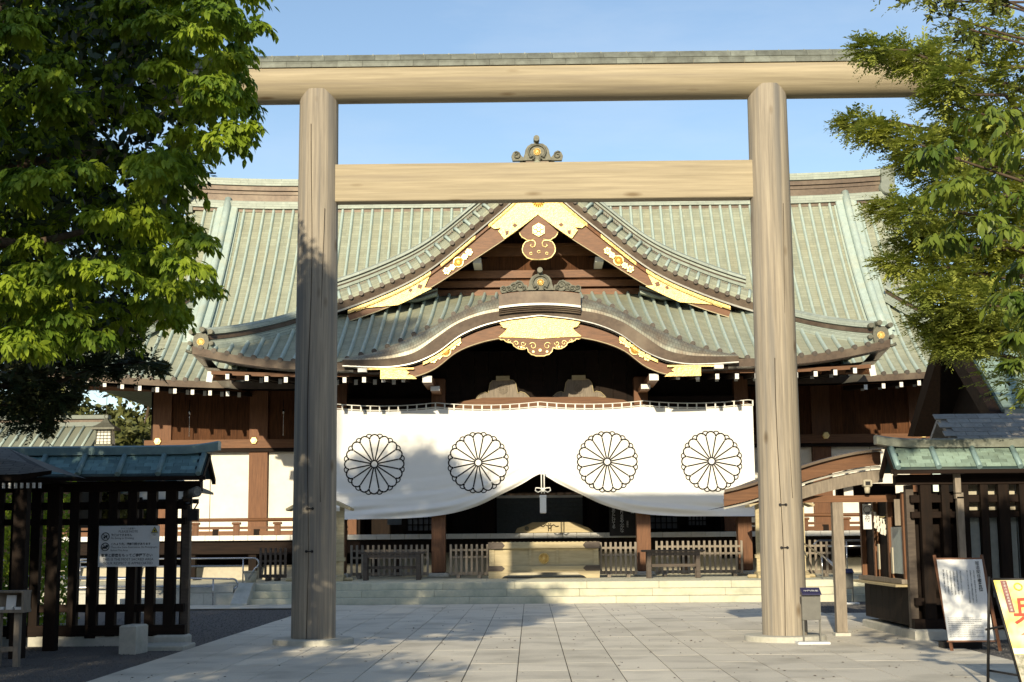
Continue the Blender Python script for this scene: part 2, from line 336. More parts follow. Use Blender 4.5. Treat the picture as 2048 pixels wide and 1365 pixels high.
def crest(R, n=16, dep=.03, mi=0):              # gilt chrysanthemum in relief, facing -y, centred on the origin
    b = MB(); 
    for k in range(n):
        a = 2*PI*k/n; w = math.tan(PI/n)*R*.9
        pts = [(R*.18, 0), (R*.6, -w*.62), (R*.88, -w*.85), (R, 0), (R*.88, w*.85), (R*.6, w*.62)]
        vs = [(p[0]*math.cos(a)-p[1]*math.sin(a), -dep*.35, p[0]*math.sin(a)+p[1]*math.cos(a)) for p in pts]
        c_ = (R*.7*math.cos(a), -dep, R*.7*math.sin(a)); vs.append(c_)
        b.add(vs, [(j, (j+1) % 6, 6) for j in range(6)], mi)
    b.cyl((0, 0, 0), (0, -dep*.3, 0), R*.97, n=24, mi=mi, smooth=False)
    b.cyl((0, 0, 0), (0, -dep*1.2, 0), R*.2, R*.15, n=12, mi=mi)
    return b
# ============================================================ THE SETTING
gb = MB()
gb.add([(-300, -60, 0), (300, -60, 0), (300, 500, 0), (-300, 500, 0)], [(0, 1, 2, 3)], 0)
ground = gb.build('ground', 'gravel', kind='structure', origin=(0, 0, 0))
gs = bpy.data.meshes.new('g')                                     # loose gravel stones near the path
b = MB()
def stones(n, x0, x1, y0, y1):
    for _ in range(n):
        x, y = random.uniform(x0, x1), random.uniform(y0, y1); r = random.uniform(.006, .013)
        b.add([(x-r, y-r*.6, .0), (x+r, y-r, .0), (x+r*.7, y+r, .0), (x-r*.8, y+r, .0), (x+r*.1, y, r*1.1)], [(0, 1, 4), (1, 2, 4), (2, 3, 4), (3, 0, 4)])
stones(9000, -9, -5.45, 16.5, 35.3); stones(2500, 5.9, 9, 15, 22.5); stones(3000, 4.9, 9, 30.6, 35.8)
b.build('loose_gravel', 'gravel', kind='stuff')
b = MB(); b.bb(-5.42, 5.92, 10, 36, -.3, .004); b.bb(5.9, 8.6, 24.4, 30.5, -.3, .004); b.bb(-8.9, -5.4, 34.0, 36, -.3, .03)
path = b.build('path', 'joint', kind='structure', origin=(0, 0, 0))
pv = []
def paver(x0, x1, y0, y1, z=.012): pv.append((x0, x1, y0, y1, z))
xs = [-5.42+.622*k for k in range(19)]; xs[-1] = 5.90
rows_y = []
y = 12.2
while y < 21.0: rows_y.append((y, min(y+1.1, 21.1))); y += 1.1
rows_y[-1] = (rows_y[-1][0], 21.1); rows_y.append((21.1, 22.3))
y = 22.3
while y < 35.9: rows_y.append((y, min(y+1.36, 35.98))); y += 1.368
for ri, (a, c) in enumerate(rows_y):
    sh = .311 if c <= 21.2 and False else 0
    for k in range(18): paver(xs[k], xs[k+1], a, c, .012+random.uniform(-.0015, .0015))
for k in range(4):
    for j in range(5): paver(5.93+k*.66, 5.93+(k+1)*.66, 24.4+j*1.22, 24.4+(j+1)*1.22)
for k in range(5): paver(-8.9+k*.7, -8.2+k*.7, 34.05, 35.98, .04)
pv.sort(key=lambda p: p[2]); 
pmesh = {}
far = MB()
for i, (x0, x1, y0, y1, z) in enumerate(pv):
    w, d = x1-x0-.012, y1-y0-.006
    if i < 290:
        key = (round(w, 2), round(d, 2))
        if key not in pmesh:
            q = MB(); q.box((0, 0, -.05), (w, d, .1), bev=.004); pmesh[key] = q.build('paving_stone', 'granite', path, origin=(0, 0, 0)); o = pmesh[key]
            o.location = ((x0+x1)/2, (y0+y1)/2, z); WL[o.name] = Vector(o.location)
        else: inst(pmesh[key], ((x0+x1)/2, (y0+y1)/2, z), path)
    else: far.bb(x0+.006, x1-.006, y0+.003, y1-.003, -.09, z)
far.build('far_paving', 'granite', path, kind='stuff')

# steps and terrace of the hall
XB = .05
b = MB(); b.bb(-7.3, 12, 36.9, 60, -.2, .50); b.bb(-15.5, -7.3, 36.6, 60, -.2, .42); b.bb(-7.3, 12, 36.05, 36.9, -.2, .1)
terr = b.build('stone_terrace', 'step', kind='structure', origin=(0, 0, 0))
for r in range(3):
    yf = 36.0+.32*r; z0 = .175*r; x = -7.3-(.9 if r == 1 else .35*r)
    first = True; L_ = 1.83
    while x < 11.5:
        x1 = min(x+L_, 11.6); x0 = max(x, -7.3)
        if x1-x0 > .3:
            q = MB(); q.bb(x0+.004, x1-.004, yf, yf+(.5 if r < 2 else 1.1), z0+(.002 if r else -.1), z0+.175, bev=.008)
            q.build('step_block', 'step', terr)
        x += L_
for k in range(6):                                                  # terrace paving behind the top step
    q = MB(); q.bb(-7.3+k*3.2+.004, -7.3+(k+1)*3.2-.004, 37.75, 41.4, .3, .520+.001*(k % 2)); q.build('terrace_slab', 'step', terr)
# low retaining wall left of the steps, with its sloping cheek stone
for (x0, x1, z0, z1) in ((-13.8, -12.3, 0, .33), (-12.3, -10.9, 0, .33), (-10.9, -9.6, 0, .33), (-9.6, -8.45, 0, .33), (-8.45, -7.7, 0, .33), (-13.8, -11.7, .335, .52), (-11.7, -10.3, .335, .52), (-10.3, -8.95, .335, .52), (-8.95, -7.72, .335, .52)):
    q = MB(); q.bb(x0+.004, x1-.004, 36.0+(.02 if z0 else 0), 36.65, z0, z1, bev=.008); q.build('wall_block', 'pale_stone', terr)
q = MB(); q.prism([(35.55, 0), (35.55, .08), (36.35, .56), (36.75, .56), (36.75, 0)], -7.69, -7.29, axis='x'); q.build('cheek_stone', 'pale_stone', terr)
q = MB(); q.cyl((-9.35, 33.6, 0), (-9.35, 33.6, .3), .5, n=20, smooth=False); q.build('kerb_stone', 'pale_stone', terr)

# ============================================================ TORII
TY = 22.62
torii = thing('torii_gate', (0, TY, 0), 'huge plain wooden gate of two round pillars under a copper-capped log', 'torii')
for sx in (-1, 1):
    b = MB(); x = sx*3.68
    rings = []; n = 40
    for z in (.085, .5, 1.5, 3, 4.5, 6, 7.5, 8.9): rings.append([(x+(.348-.0035*z)*math.cos(2*PI*k/n), TY+(.348-.0035*z)*math.sin(2*PI*k/n), z) for k in range(n+1)])
    b.loft(rings, 0)
    p = b.build('pillar', 'torii', torii)
    q = MB(); q.cyl((x, TY, -.02), (x, TY, .09), .63, n=48, smooth=False); q.cyl((x, TY, .09), (x, TY, .1), .63, .615, n=48, smooth=False); q.build('pillar_base', 'pale_stone', p)
    cx = [(x+sx*-.02+.03, z) for z in (.1, 2, 4, 6, 8.4)]
    q = MB(); q.tube([(x-.06+.02*math.sin(z*1.3), TY-.3445+.0035*z, z) for z in np.linspace(.1, 8.3 if sx < 0 else 4.4, 24)], .006, 5)
    q.tube([(x+.13+.03*math.sin(z*.9+1), TY-.322+.003*z, z) for z in np.linspace(2.2, 6.9, 14)], .004, 5)
    q.build('drying_crack', 'crack', p)
    for z in (1.44, 2.1):
        q = MB(); q.tube([(x-.07, TY-.33, z), (x-.07, TY-.355, z), (x+.02, TY-.36, z), (x+.02, TY-.33, z)], .009, 5); q.cyl((x-.07, TY-.34, z), (x-.07, TY-.362, z), .022, n=8); q.cyl((x+.02, TY-.34, z), (x+.02, TY-.362, z), .022, n=8)
        q.build('iron_staple', 'blackm', p)
b = MB(); n = 40
b.loft([[(x, TY+.345*math.cos(2*PI*k/n), 9.08+.345*math.sin(2*PI*k/n)) for k in range(n+1)] for x in np.linspace(-6.5, 6.5, 14)], 0)
for x, o_ in ((-6.5, 1), (6.5, 0)): b.add([(x, TY+.345*math.cos(2*PI*k/n), 9.08+.345*math.sin(2*PI*k/n)) for k in range(n)], [tuple(range(n))], 0)
kas = b.build('top_log', 'torii_h', torii)
for (y0, z0, y1, z1, off) in ((.335, .165, .30, .285, 0), (.312, .275, .25, .385, .2)):
    for s_ in (-1, 1):
        q = MB(); q.loft([[(x, s_*y, z) for x in (-.205, .205)] for (y, z) in ((y0-.02, z0), (y0+.004, z0), ((y0+y1)/2+.006, (z0+z1)/2), (y1, z1), (y1-.03, z1))], 0)
        src = None; x = -6.45+off
        while x < 6.35:
            if src is None: src = q.build('copper_plate', 'plate', torii, origin=(0, 0, 0)); src.location = (x, 0, 9.08); WL[src.name] = Vector((x, TY, 9.08))
            else: inst(src, (x, TY, 9.08), torii)
            x += .414
b = MB(); b.bb(-6.55, 6.55, TY-.25, TY+.25, 9.445, 9.475, bev=.01)
x = -6.5
while x < 6.5: b.bb(x, x+.012, TY-.255, TY+.255, 9.44, 9.48); x += .414
b.build('ridge_strip', 'plate', torii)
b = MB(); b.bb(-3.5, 3.5, TY-.13, TY+.13, 7.05, 7.67, bev=.012); tie = b.build('tie_beam', 'torii_h', torii)

# ============================================================ THE HALL
hall = thing('shrine_hall', (XB, 46, .5), 'wide wooden worship hall under green copper roofs with a gilded curved front gable', 'shrine hall')
WLH = WL[hall.name]
# ---- main roof
def g0(s): return 6.45+.58*s+.0683*s*s
def main_z(x, s):
    ax = abs(x-XB); e = max(0, ax-7.5)/7.5
    return g0(s)+.40*e*e*max(0, 1-s/4)
def hipx(s): return 15.3-s
def main_fn(sx):
    def f(u, v):
        s = v*6.8; w = hipx(s) if s < 3.0 else 12.35
        x = XB+sx*u*w; return (x, 43.5+s, main_z(x, s))
    return f
b = MB()
for sx in (-1, 1): b.grid(main_fn(sx), 18, 14, 0, uvfn=lambda u, v: (u*14, v*9.7))
b.grid(lambda u, v: (XB+(u*2-1)*12.35, 57.9-v*7.2, g0(6.7)*v+7.5*(1-v)), 4, 4, 0, uvfn=lambda u, v: (u*24, v*9))
for sx in (-1, 1):                                                  # hipped side skirts and gable triangles
    b.grid(lambda u, v: (XB+sx*(15.3-v*3.2), 43.5+v*3.1+u*(15-6.2*v), main_z(XB+sx*15.3, v*3.1)*(1-0)+0), 6, 4, 0, uvfn=lambda u, v: (u*14, v*4))
    b.add([(XB+sx*12.2, 46.5, 8.8), (XB+sx*12.2, 50.5, 13.4), (XB+sx*12.2, 54.5, 8.8)], [(0, 1, 2)], 1)
mroof = b.build('main_roof', ['copper', 'soffit'], hall)
# rib helper
def rib(path, parent, r=.055, cap=None, m='rib'):
    q = MB(); n = 6; rows = []
    for i, p in enumerate(path):
        a = Vector(path[max(i-1, 0)]); c = Vector(path[min(i+1, len(path)-1)]); d = (c-a).normalized(); up = Vector((1, 0, 0)).cross(d)
        up = up if up.z > 0 else -up
        rows.append([Vector(p)+Vector((math.cos(t)*r, 0, 0))+up*(math.sin(t)*r*1.7+.01) for t in [PI*k/n for k in range(n+1)]])
    q.loft(rows, 0)
    return q.build('roof_rib', m, parent)
capm = None
def cap(p, parent, r=.085):
    global capm
    if capm is None:
        q = MB(); q.cyl((0, .1, 0), (0, -.03, 0), .074, n=14); q.cyl((0, -.03, 0), (0, -.038, 0), .05, .045, n=14)
        capm = q.build('rib_cap', 'disc', parent, origin=(0, 0, 0)); capm.location = Vector(p)-WL[parent.name]; WL[capm.name] = Vector(p); return
    return inst(capm, p, parent)
k = -40
while k <= 40:
    x = XB+k*.358+.179; ax = abs(x-XB)
    if ax < 15.0 and not (ax < 6.2):
        smax = min(15.3-ax, 6.75) if ax > 12.35 else 6.75
        if smax > .3:
            pts = [(x, 43.5+s, main_z(x, s)) for s in np.linspace(0, smax, 9)]
            rib(pts, mroof); cap((x, 43.47, main_z(x, 0)+.03), mroof)
    elif ax < 6.2:
        pts = [(x, 43.5+s, main_z(x, s)) for s in np.linspace(2.2, 6.75, 7)]; rib(pts, mroof)
    k += 1
# eave edge board, sheet under it
b = MB(); X_ = np.linspace(-15.2, 15.2, 60)
for (za, zb, ya, yb, mi) in ((.0, -.20, 43.45, 43.47, 0), (-.20, -.22, 43.47, 43.9, 1)):
    b.loft([[(XB+x, ya, main_z(XB+x, 0)+za) for x in X_], [(XB+x, yb, main_z(XB+x, 0)+zb) for x in X_]], mi)
b.build('eave_board', ['copper_br', 'soffit'], mroof)
# main ridge
b = MB()
for (z0, z1, hw, mi) in ((13.35, 13.47, .34, 1), (13.47, 13.74, .42, 0), (13.74, 14.02, .25, 1), (14.02, 14.06, .29, 1), (14.06, 14.16, .26, 1), (14.16, 14.33, .33, 1), (14.33, 14.58, .40, 0)):
    def zz(x, z): return z+.16*max(0, (abs(x)-8)/4.5)**2
    for s_ in (-1, 1):
        b.loft([[(XB+x, 50.5+s_*hw, zz(x, z0)) for x in np.linspace(-12.5, 12.5, 26)], [(XB+x, 50.5+s_*hw, zz(x, z1)) for x in np.linspace(-12.5, 12.5, 26)]], mi, smooth=False)
    b.loft([[(XB+x, 50.5-hw, zz(x, z1)) for x in np.linspace(-12.5, 12.5, 26)], [(XB+x, 50.5+hw, zz(x, z1)) for x in np.linspace(-12.5, 12.5, 26)]], mi, smooth=False)
    b.loft([[(XB+x, 50.5-hw, zz(x, z0)) for x in np.linspace(-12.5, 12.5, 26)], [(XB+x, 50.5+hw, zz(x, z0)) for x in np.linspace(-12.5, 12.5, 26)]], mi, smooth=False)
b.build('main_ridge', ['ridge', 'copper_br'], mroof)
for sx in (-1, 1):                                                  # ridge ends
    b = MB(); x = XB+sx*12.62
    b.bb(x-.2, x+.28*(1), 50.0, 51.0, 14.15, 14.74, bev=.03); b.cyl((x, 49.9, 14.05), (x, 51, 14.05), .26, n=16); b.bb(x-.15, x+.2, 50.1, 50.9, 13.4, 13.9)
    b.bb(x-.1, x+.42, 50.1, 50.9, 14.74, 14.80); b.build('ridge_end', 'ridge', mroof)
# descending ridges and corner ridges
for sx in (-1, 1):
    b = MB(); pts = [(XB+sx*11.15, 43.5+s, g0(s)) for s in np.linspace(2.1, 6.75, 9)]
    ridge(b, pts, sc(RP, 1.6, .7), [0]*22); 
    b.tube([Vector(p)+Vector((0, 0, .42)) for p in pts], .14, 8, 0)
    b.build('descending_ridge', ['rib'], mroof)
    b = MB(); q = [(XB+sx*(15.2-s), 43.45+s, main_z(XB+sx*(15.3-s), s)+.06) for s in np.linspace(0, 3.5, 9)]
    ridge(b, q, sc(RP, 1., 1.15), RM); b.build('corner_ridge', ['ridge', 'copper_br'], mroof)
    # swept verge of the gable with its short ribs
    b = MB(); S_ = np.linspace(2.6, 6.7, 12)
    b.loft([[(XB+sx*12.35, 43.5+s, g0(s)) for s in S_], [(XB+sx*12.75, 43.5+s, g0(s)-.12) for s in S_], [(XB+sx*12.98, 43.5+s, g0(s)-.42) for s in S_], [(XB+sx*12.95, 43.5+s, g0(s)-.65) for s in S_], [(XB+sx*12.2, 43.5+s, g0(s)-.7) for s in S_]], 0)
    vr = b.build('gable_verge', ['copper'], mroof)
    for s in np.arange(3.0, 6.7, .36):
        q = MB(); q.tube([(XB+sx*12.3, 43.5+s, g0(s)+.03), (XB+sx*12.75, 43.5+s, g0(s)-.08), (XB+sx*13.0, 43.5+s, g0(s)-.40)], .05, 5); q.cyl((XB+sx*12.98, 43.5+s, g0(s)-.42), (XB+sx*13.04, 43.5+s, g0(s)-.44), .075, n=10, mi=1)
        q.build('verge_rib', ['rib', 'disc'], vr)

# ---- porch roof: curved gable (karahafu) in front, hipped skirt, big triangular gable above
Tk = crv([(0, 8.37), (1.15, 8.32), (1.68, 8.18), (2.37, 7.88), (3.05, 7.53), (3.73, 7.20), (4.42, 6.90), (5.1, 6.72), (5.5, 6.64)])
Fk = crv([(0, 7.97), (1.15, 7.87), (1.67, 7.77), (2.36, 7.50), (2.9, 7.13), (3.45, 6.76), (4.0, 6.61), (4.7, 6.56), (5.45, 6.56)])
Wk = crv([(0, 7.74), (1.15, 7.58), (1.66, 7.44), (2.2, 7.20), (2.9, 6.70), (3.45, 6.46), (4.0, 6.35), (4.7, 6.34), (5.45, 6.38)])
Bk = crv([(0, 7.22), (1.15, 7.13), (1.66, 7.02), (2.35, 6.74), (2.9, 6.32), (3.4, 6.11), (3.8, 6.05), (4.45, 6.05), (5.5, 6.1)])
def eaveZ(x):
    ax = abs(x-XB); return 6.50+.50*max(0, (ax-5.5)/4.2)**2.2
YS = 43.25
def skirt_pt(x, v):                                                 # v 0 at the eave (front) .. 1 at the gable foot / hip line
    ax = abs(x-XB)
    ys_ = YS+.75*min(1, max(0, (5.0-ax)/1.2)); yt = ys_ if ax < 6.0 else min(YS, 39.3+(9.7-ax)*1.065)
    wk = min(1, max(0, (5.9-ax)/.7))
    yk = 39.5; y0 = 39.3*(1-wk)+yk*wk
    s = v*(yt-39.3)
    zflat = eaveZ(x)+.47*s+.03*s*s
    zf = 9.06+.16*min(1, max(0, (5.0-ax)/1.2))-.62*max(0, (ax-3.4)/3.1)**1.3 if ax < 6.5 else 0
    zk = Tk(ax)*(1-v)+v*(zf if ax < 6.5 else zflat)-.10*math.sin(PI*v)
    if ax < 5.9: zz_ = wk*zk+(1-wk)*zflat
    else: zz_ = zflat
    return (x, y0+(yt-y0)*v, zz_)
b = MB(); XS = np.concatenate([np.linspace(-9.7, -5.9, 14), np.linspace(-5.8, 5.8, 60), np.linspace(5.9, 9.7, 14)])+XB
b.loft([[skirt_pt(x, v) for x in XS] for v in np.linspace(0, 1, 12)], 0)
# side slopes of the porch roof
Wg = crv([(0, 12.52), (.75, 11.78), (1.9, 10.79), (3.4, 9.60), (4.9, 8.86), (5.8, 8.52), (6.9, 8.16), (8.3, 7.55), (9.8, 7.0)])
for sx in (-1, 1):
    rows = []
    for ax in np.linspace(0, 9.7, 22):
        y0 = 42.8 if ax < 6.5 else 39.3+(9.7-ax)*1.07
        rows.append([(XB+sx*ax, y0+(50.2-y0)*t, (Wg(ax)+.78 if ax < 6 else Wg(ax)+.78-min(1, (ax-6)/2)*.75)) for t in (0, .33, .66, 1)])
    b.loft(rows, 0)
proof = b.build('porch_roof', 'copper', hall)
k = -28
while k <= 28:
    x = XB+(k+.5)*.372; ax = abs(x-XB)
    if 9.55 > ax:
        karah = ax < 5.55
        vs_ = np.linspace(0.0, 1, 7)
        pts = [skirt_pt(x, v) for v in vs_]
        if (not karah) or ax > 1.2:
            rib(pts, proof, .055); p0 = pts[0]; cap((p0[0], p0[1]-.02, p0[2]+.03), proof)
    k += 1
# skirt eave edges either side of the curved gable
for sx in (-1, 1):
    X_ = [XB+sx*a for a in np.linspace(5.2, 9.72, 20)]
    b = MB()
    b.loft([[(x, 39.26, eaveZ(x)+.02) for x in X_], [(x, 39.28, eaveZ(x)-.2) for x in X_], [(x, 39.6, eaveZ(x)-.24) for x in X_]], mats=[0, 1], smooth=False)
    # return edge down the side eave
    ys = np.linspace(39.26, 43.8, 10)
    b.loft([[(XB+sx*9.74, y, eaveZ(XB+sx*9.7)+.02-.5*min(1, (y-39.26)/4)) for y in ys], [(XB+sx*9.72, y, eaveZ(XB+sx*9.7)-.2-.5*min(1, (y-39.26)/4)) for y in ys], [(XB+sx*9.3, y, eaveZ(XB+sx*9.7)-.24-.5*min(1, (y-39.26)/4)) for y in ys]], mats=[0, 1], smooth=False)
    b.build('porch_eave_board', ['copper_br', 'drip', 'soffit'], proof)
    # under-eave beam that carries the rafter tips
    b = MB(); X_ = [XB+sx*a for a in np.linspace(4.3, 9.25, 14)]
    b.loft([[(x, y, z+.35*max(0, (abs(x-XB)-6)/3.5)**2*.35) for x in X_] for (y, z) in ((39.62, 6.16), (39.62, 6.27), (39.8, 6.27))], smooth=False)
    b.build('eave_beam', 'wood_h', proof)
    # corner beam with white end
    b = MB(); b.tube([(XB+sx*9.25, 39.75, 6.22), (XB+sx*7.0, 42.0, 6.55)], .13, 4, smooth=False); cb = b.build('corner_beam', 'wood', proof)
    b = MB(); b.box((XB+sx*9.3, 39.68, 6.2), (.17, .04, .30), ry=-sx*.15); b.build('painted_tip', 'white', cb)
    # hip ridge of the porch roof and its ornament
    b = MB(); q = [(XB+sx*(9.45-s*1.0), 39.55+s, eaveZ(XB+sx*(9.45-s))+.05+.47*s+.03*s*s) for s in np.linspace(0, 3.3, 10)]
    ridge(b, q, sc(RP, .95, 1.1), RM); b.build('porch_corner_ridge', ['ridge', 'copper_br'], proof)
    b = MB(); cx, cy, cz = XB+sx*9.5, 39.42, 7.13
    poly = [(-.17, -.22), (.17, -.22), (.23, 0), (.2, .18), (.1, .28), (-.1, .28), (-.2, .18), (-.23, 0)]
    b.prism([(cx+p[0], cz+p[1]) for p in poly], cy-.08, cy+.12)
    for (dx, dz, r, L_) in ((-.05*sx, .36, .075, .5), (-.27, .3, .07, .3), (.27, .3, .07, .3), (-.3, -.02, .06, .3), (.3, -.02, .06, .3), (0, -.27, .07, .3)):
        b.cyl((cx+dx, cy-.05-L_*.3, cz+dz), (cx+dx, cy+.3, cz+dz), r, n=12)
    for s_ in (-1, 1): b.tube([(cx+s_*.15, cy, cz-.24), (cx+s_*.3, cy-.02, cz-.27), (cx+s_*.42, cy-.04, cz-.22)], .05, 6)
    on = b.build('ridge_ornament', 'oni', proof)
    q = crest(.11); o = q.build('gilt_crest', 'gold', on, origin=(0, 0, 0)); o.location = Vector((cx, cy-.085, cz+.02))-WL[on.name]

# curved gable: rounded copper eave, fascia, drip edge
kar = None
XK = np.concatenate([-np.linspace(5.45, 1.14, 44), ])
def kloft(b, rows, mats, xs, smooth=True, uvs=1): b.loft([[(XB+x, y, fn(abs(x))+dz) for x in xs] for (fn, dz, y) in rows], mats=mats, smooth=smooth, uvs=uvs)
kar = thing_part = link('curved_gable', None, hall, (XB, 39.5, 6.6))
for sx in (-1, 1):
    b = MB(); xs_ = [sx*x for x in np.linspace(1.14, 5.45, 60)]
    def arc(t): return lambda ax: Tk(ax)*(math.sin(t*PI/2))+Fk(ax)*(1-math.sin(t*PI/2))
    rows = [(arc(t), 0, 39.55-.55*math.cos(t*PI/2)**1) for t in np.linspace(0, 1, 9)]
    kloft(b, rows, [0]*8, xs_)
    b.add([(XB+sx*5.45, 39.0, Fk(5.45)), (XB+sx*5.45, 39.2, Tk(5.45)-.02), (XB+sx*5.45, 39.7, Tk(5.45)), (XB+sx*5.45, 39.7, Wk(5.45)), (XB+sx*5.45, 39.0, Wk(5.45))], [(0, 1, 2, 3, 4)], 1)
    b.build('rounded_eave', ['scale', 'copper_br'], kar)
b = MB(); xs_ = np.linspace(-5.47, 5.47, 100)
kloft(b, [(Fk, .0, 38.97), (Fk, -.012, 38.965), (Wk, .03, 39.0)], [0, 0], xs_, smooth=False)
kloft(b, [(Wk, .03, 38.99), (Wk, .0, 38.985), (Wk, -.005, 39.35), (Wk, -.03, 42.2)], [1, 1, 2], xs_, smooth=False)
b.build('curved_fascia', ['copper_br', 'drip', 'soffit'], kar)
b = MB(); xs_ = np.linspace(-4.42, 4.42, 90)
kloft(b, [(Wk, -.09, 39.12), (Bk, .0, 39.12), (Bk, -.01, 39.26), (Wk, -.09, 39.26), (Wk, -.09, 39.12)], [0]*4, xs_, smooth=False)
b.build('curved_bargeboard', 'board', kar)
b = MB(); kloft(b, [(Bk, -.012, 39.11), (Bk, .012, 39.108)], [0], xs_); b.build('bargeboard_edge', 'pale_wood', kar)
b = MB(); kloft(b, [(Wk, -.02, 39.2), (Wk, -.14, 39.16), (Wk, -.16, 39.3)], [0, 0], np.linspace(-5.2, 5.2, 80)); b.build('gap_shade_strip', 'wood_dkh', kar)  # dark strip standing in for the shaded gap above the bargeboard
# ridge box in the middle with stepped bands
b = MB(); bx = np.linspace(-1.13, 1.13, 14)
def cz_(dz): return lambda ax: 8.40+dz-.085*(ax/1.13)**2
bands = [(0, 0, 38.80), (-.33, -.33, 38.80), (-.34, -.34, 38.74), (-.40, -.40, 38.74), (-.41, -.41, 38.82), (-.455, -.455, 38.80), (-.46, -.46, 38.86), (-.50, -.50, 38.84), (-.505, -.505, 38.90), (-.55, -.55, 38.88)]
kloft(b, [(cz_(a), 0, y) for (a, _, y) in bands], [0, 1, 1, 0, 0, 0, 0, 0, 0], bx, smooth=False)
kloft(b, [(cz_(0), 0, 38.80), (cz_(.03), 0, 39.0), (cz_(.03), 0, 39.8)], [0, 0], bx, smooth=False)
for sx in (-1, 1): b.add([(XB+sx*1.13, 38.80, 8.315), (XB+sx*1.13, 39.8, 8.345), (XB+sx*1.13, 39.8, 7.5), (XB+sx*1.13, 38.9, 7.77)], [(0, 1, 2, 3)], 0)
b.build('centre_ridge_box', ['copper_br', 'drip'], kar)

# ridge-end ornament, used large on the gable and small on the curved gable
def scroll(cx, cz, r0, turns, n, s=1, a0=0):
    return [(cx+s*r0*(1-.72*k/n)*math.cos(a0+turns*2*PI*k/n), cz+r0*(1-.72*k/n)*math.sin(a0+turns*2*PI*k/n)) for k in range(n+1)]
def ornament(cx, y, z0, S, parent, wave):
    b = MB()
    half = [(0, .62), (.2, .61), (.34, .52), (.42, .38), (.45, .22), (.5, .08), (.5, 0)]
    poly = [(cx+p[0]*S, z0+p[1]*S) for p in half]+[(cx-p[0]*S, z0+p[1]*S) for p in reversed(half[1:])]
    b.prism(poly, y, y+.22)
    b.cyl((cx-.02*S, y-.28*S, z0+.74*S), (cx-.02*S, y+.1, z0+.72*S), .105*S, n=16); b.bb(cx-.1*S, cx+.06*S, y-.05, y+.1, z0+.58*S, z0+.72*S)
    ring = [(cx+.3*S*math.cos(a), y-.02, z0+.3*S+.26*S*math.sin(a)) for a in np.linspace(-.9, PI+.9, 22)]
    b.tube(ring, .045*S, 6)
    for s_ in (-1, 1):
        b.tube([(p[0], y-.03, p[1]) for p in scroll(cx+s_*.16*S, z0+.08*S, .1*S, .8, 10, s_)], .035*S, 5)
        if wave:      # long carved wave on each side
            w = [(.5, 0), (.52, .2), (.62, .22), (.72, .36), (.88, .40), (1.0, .33), (1.1, .3), (1.2, .2), (1.36, .16), (1.45, .2), (1.56, .12), (1.55, -.02), (1.5, -.1), (1.2, -.05), (.9, -.02)]
            b.prism([(cx+s_*p[0]*S, z0+p[1]*S) for p in w], y+.02, y+.18)
            for (a, c, r) in ((.8, .2, .15), (1.02, .14, .12), (1.22, .07, .09), (1.42, .07, .09), (.66, .1, .08)):
                b.tube([(p[0], y, p[1]) for p in scroll(cx+s_*a*S, z0+c*S, r*S, 1.3, 14, s_, .4)], .022*S, 5)
            b.tube([(cx+s_*q_*S, y, z0+(.0+.05*math.sin(q_*14))*S) for q_ in np.linspace(.55, 1.5, 18)], .022*S, 5)
        else:
            w = [(.45, 0), (.5, .12), (.58, .2), (.62, .3), (.74, .36), (.86, .3), (.92, .16), (.88, 0)]
            b.prism([(cx+s_*p[0]*S, z0+p[1]*S) for p in w], y+.02, y+.18)
            b.tube([(p[0], y, p[1]) for p in scroll(cx+s_*.73*S, z0+.18*S, .14*S, 1.2, 14, s_, 1.)], .03*S, 5)
    o = b.build('ridge_ornament', 'oni', parent)
    q = crest(.135*S, dep=.05); c = q.build('gilt_crest', 'gold', o, origin=(0, 0, 0)); c.location = Vector((cx, y-.02, z0+.3*S))-WL[o.name]
ornament(XB+.03, 38.86, 8.44, .72, kar, True)

# gilt fittings of the curved gable
b = MB()
top = [(XB+x, Wk(abs(x))-.03) for x in np.linspace(-1.12, 1.12, 15)]
low = [(XB+x, 7.10+.05*abs(math.sin(x*1.4))) for x in np.linspace(1.0, -1.0, 15)]
b.prism(top+[(XB+1.02, 7.42), (XB+.9, 7.40), (XB+.98, 7.3), (XB+1.15, 7.16)]+low+[(XB-1.15, 7.16), (XB-.98, 7.3), (XB-.9, 7.40), (XB-1.02, 7.42)], 39.03, 39.11)
gp = b.build('gilt_centre_plate', 'gold', kar)
q = crest(.155, dep=.05); o = q.build('gilt_crest', 'gold_d', gp, origin=(0, 0, 0)); o.location = Vector((XB, 39.08, 7.33))-WL[gp.name]
b = MB(); b.tube([(XB+x, 39.08, Wk(abs(x))-.14) for x in np.linspace(-1.1, 1.1, 14)], .02, 6); b.build('gilt_moulding', 'gold_s', gp)
def lobes(base):      # scalloped pendant outline, right half from centre to side
    return base
half = [(0, 6.62), (.12, 6.62), (.16, 6.645), (.24, 6.66), (.28, 6.70), (.33, 6.74), (.34, 6.80), (.37, 6.86), (.42, 6.82), (.5, 6.81), (.58, 6.82), (.66, 6.86), (.73, 6.91), (.76, 6.98), (.82, 7.0), (.9, 7.01), (.97, 7.05), (1.0, 7.09), (1.08, 7.08), (1.14, 7.12)]
out = [(XB-a, z) for a, z in reversed(half[1:])]+[(XB+a, z) for a, z in half]
b = MB(); b.prism(out+[(XB+1.0, 7.2), (XB-1.0, 7.2)], 39.06, 39.11); pend = b.build('pendant_board', 'board', kar)
b = MB(); b.tube([(x, 39.05, z) for x, z in out], .018, 6)
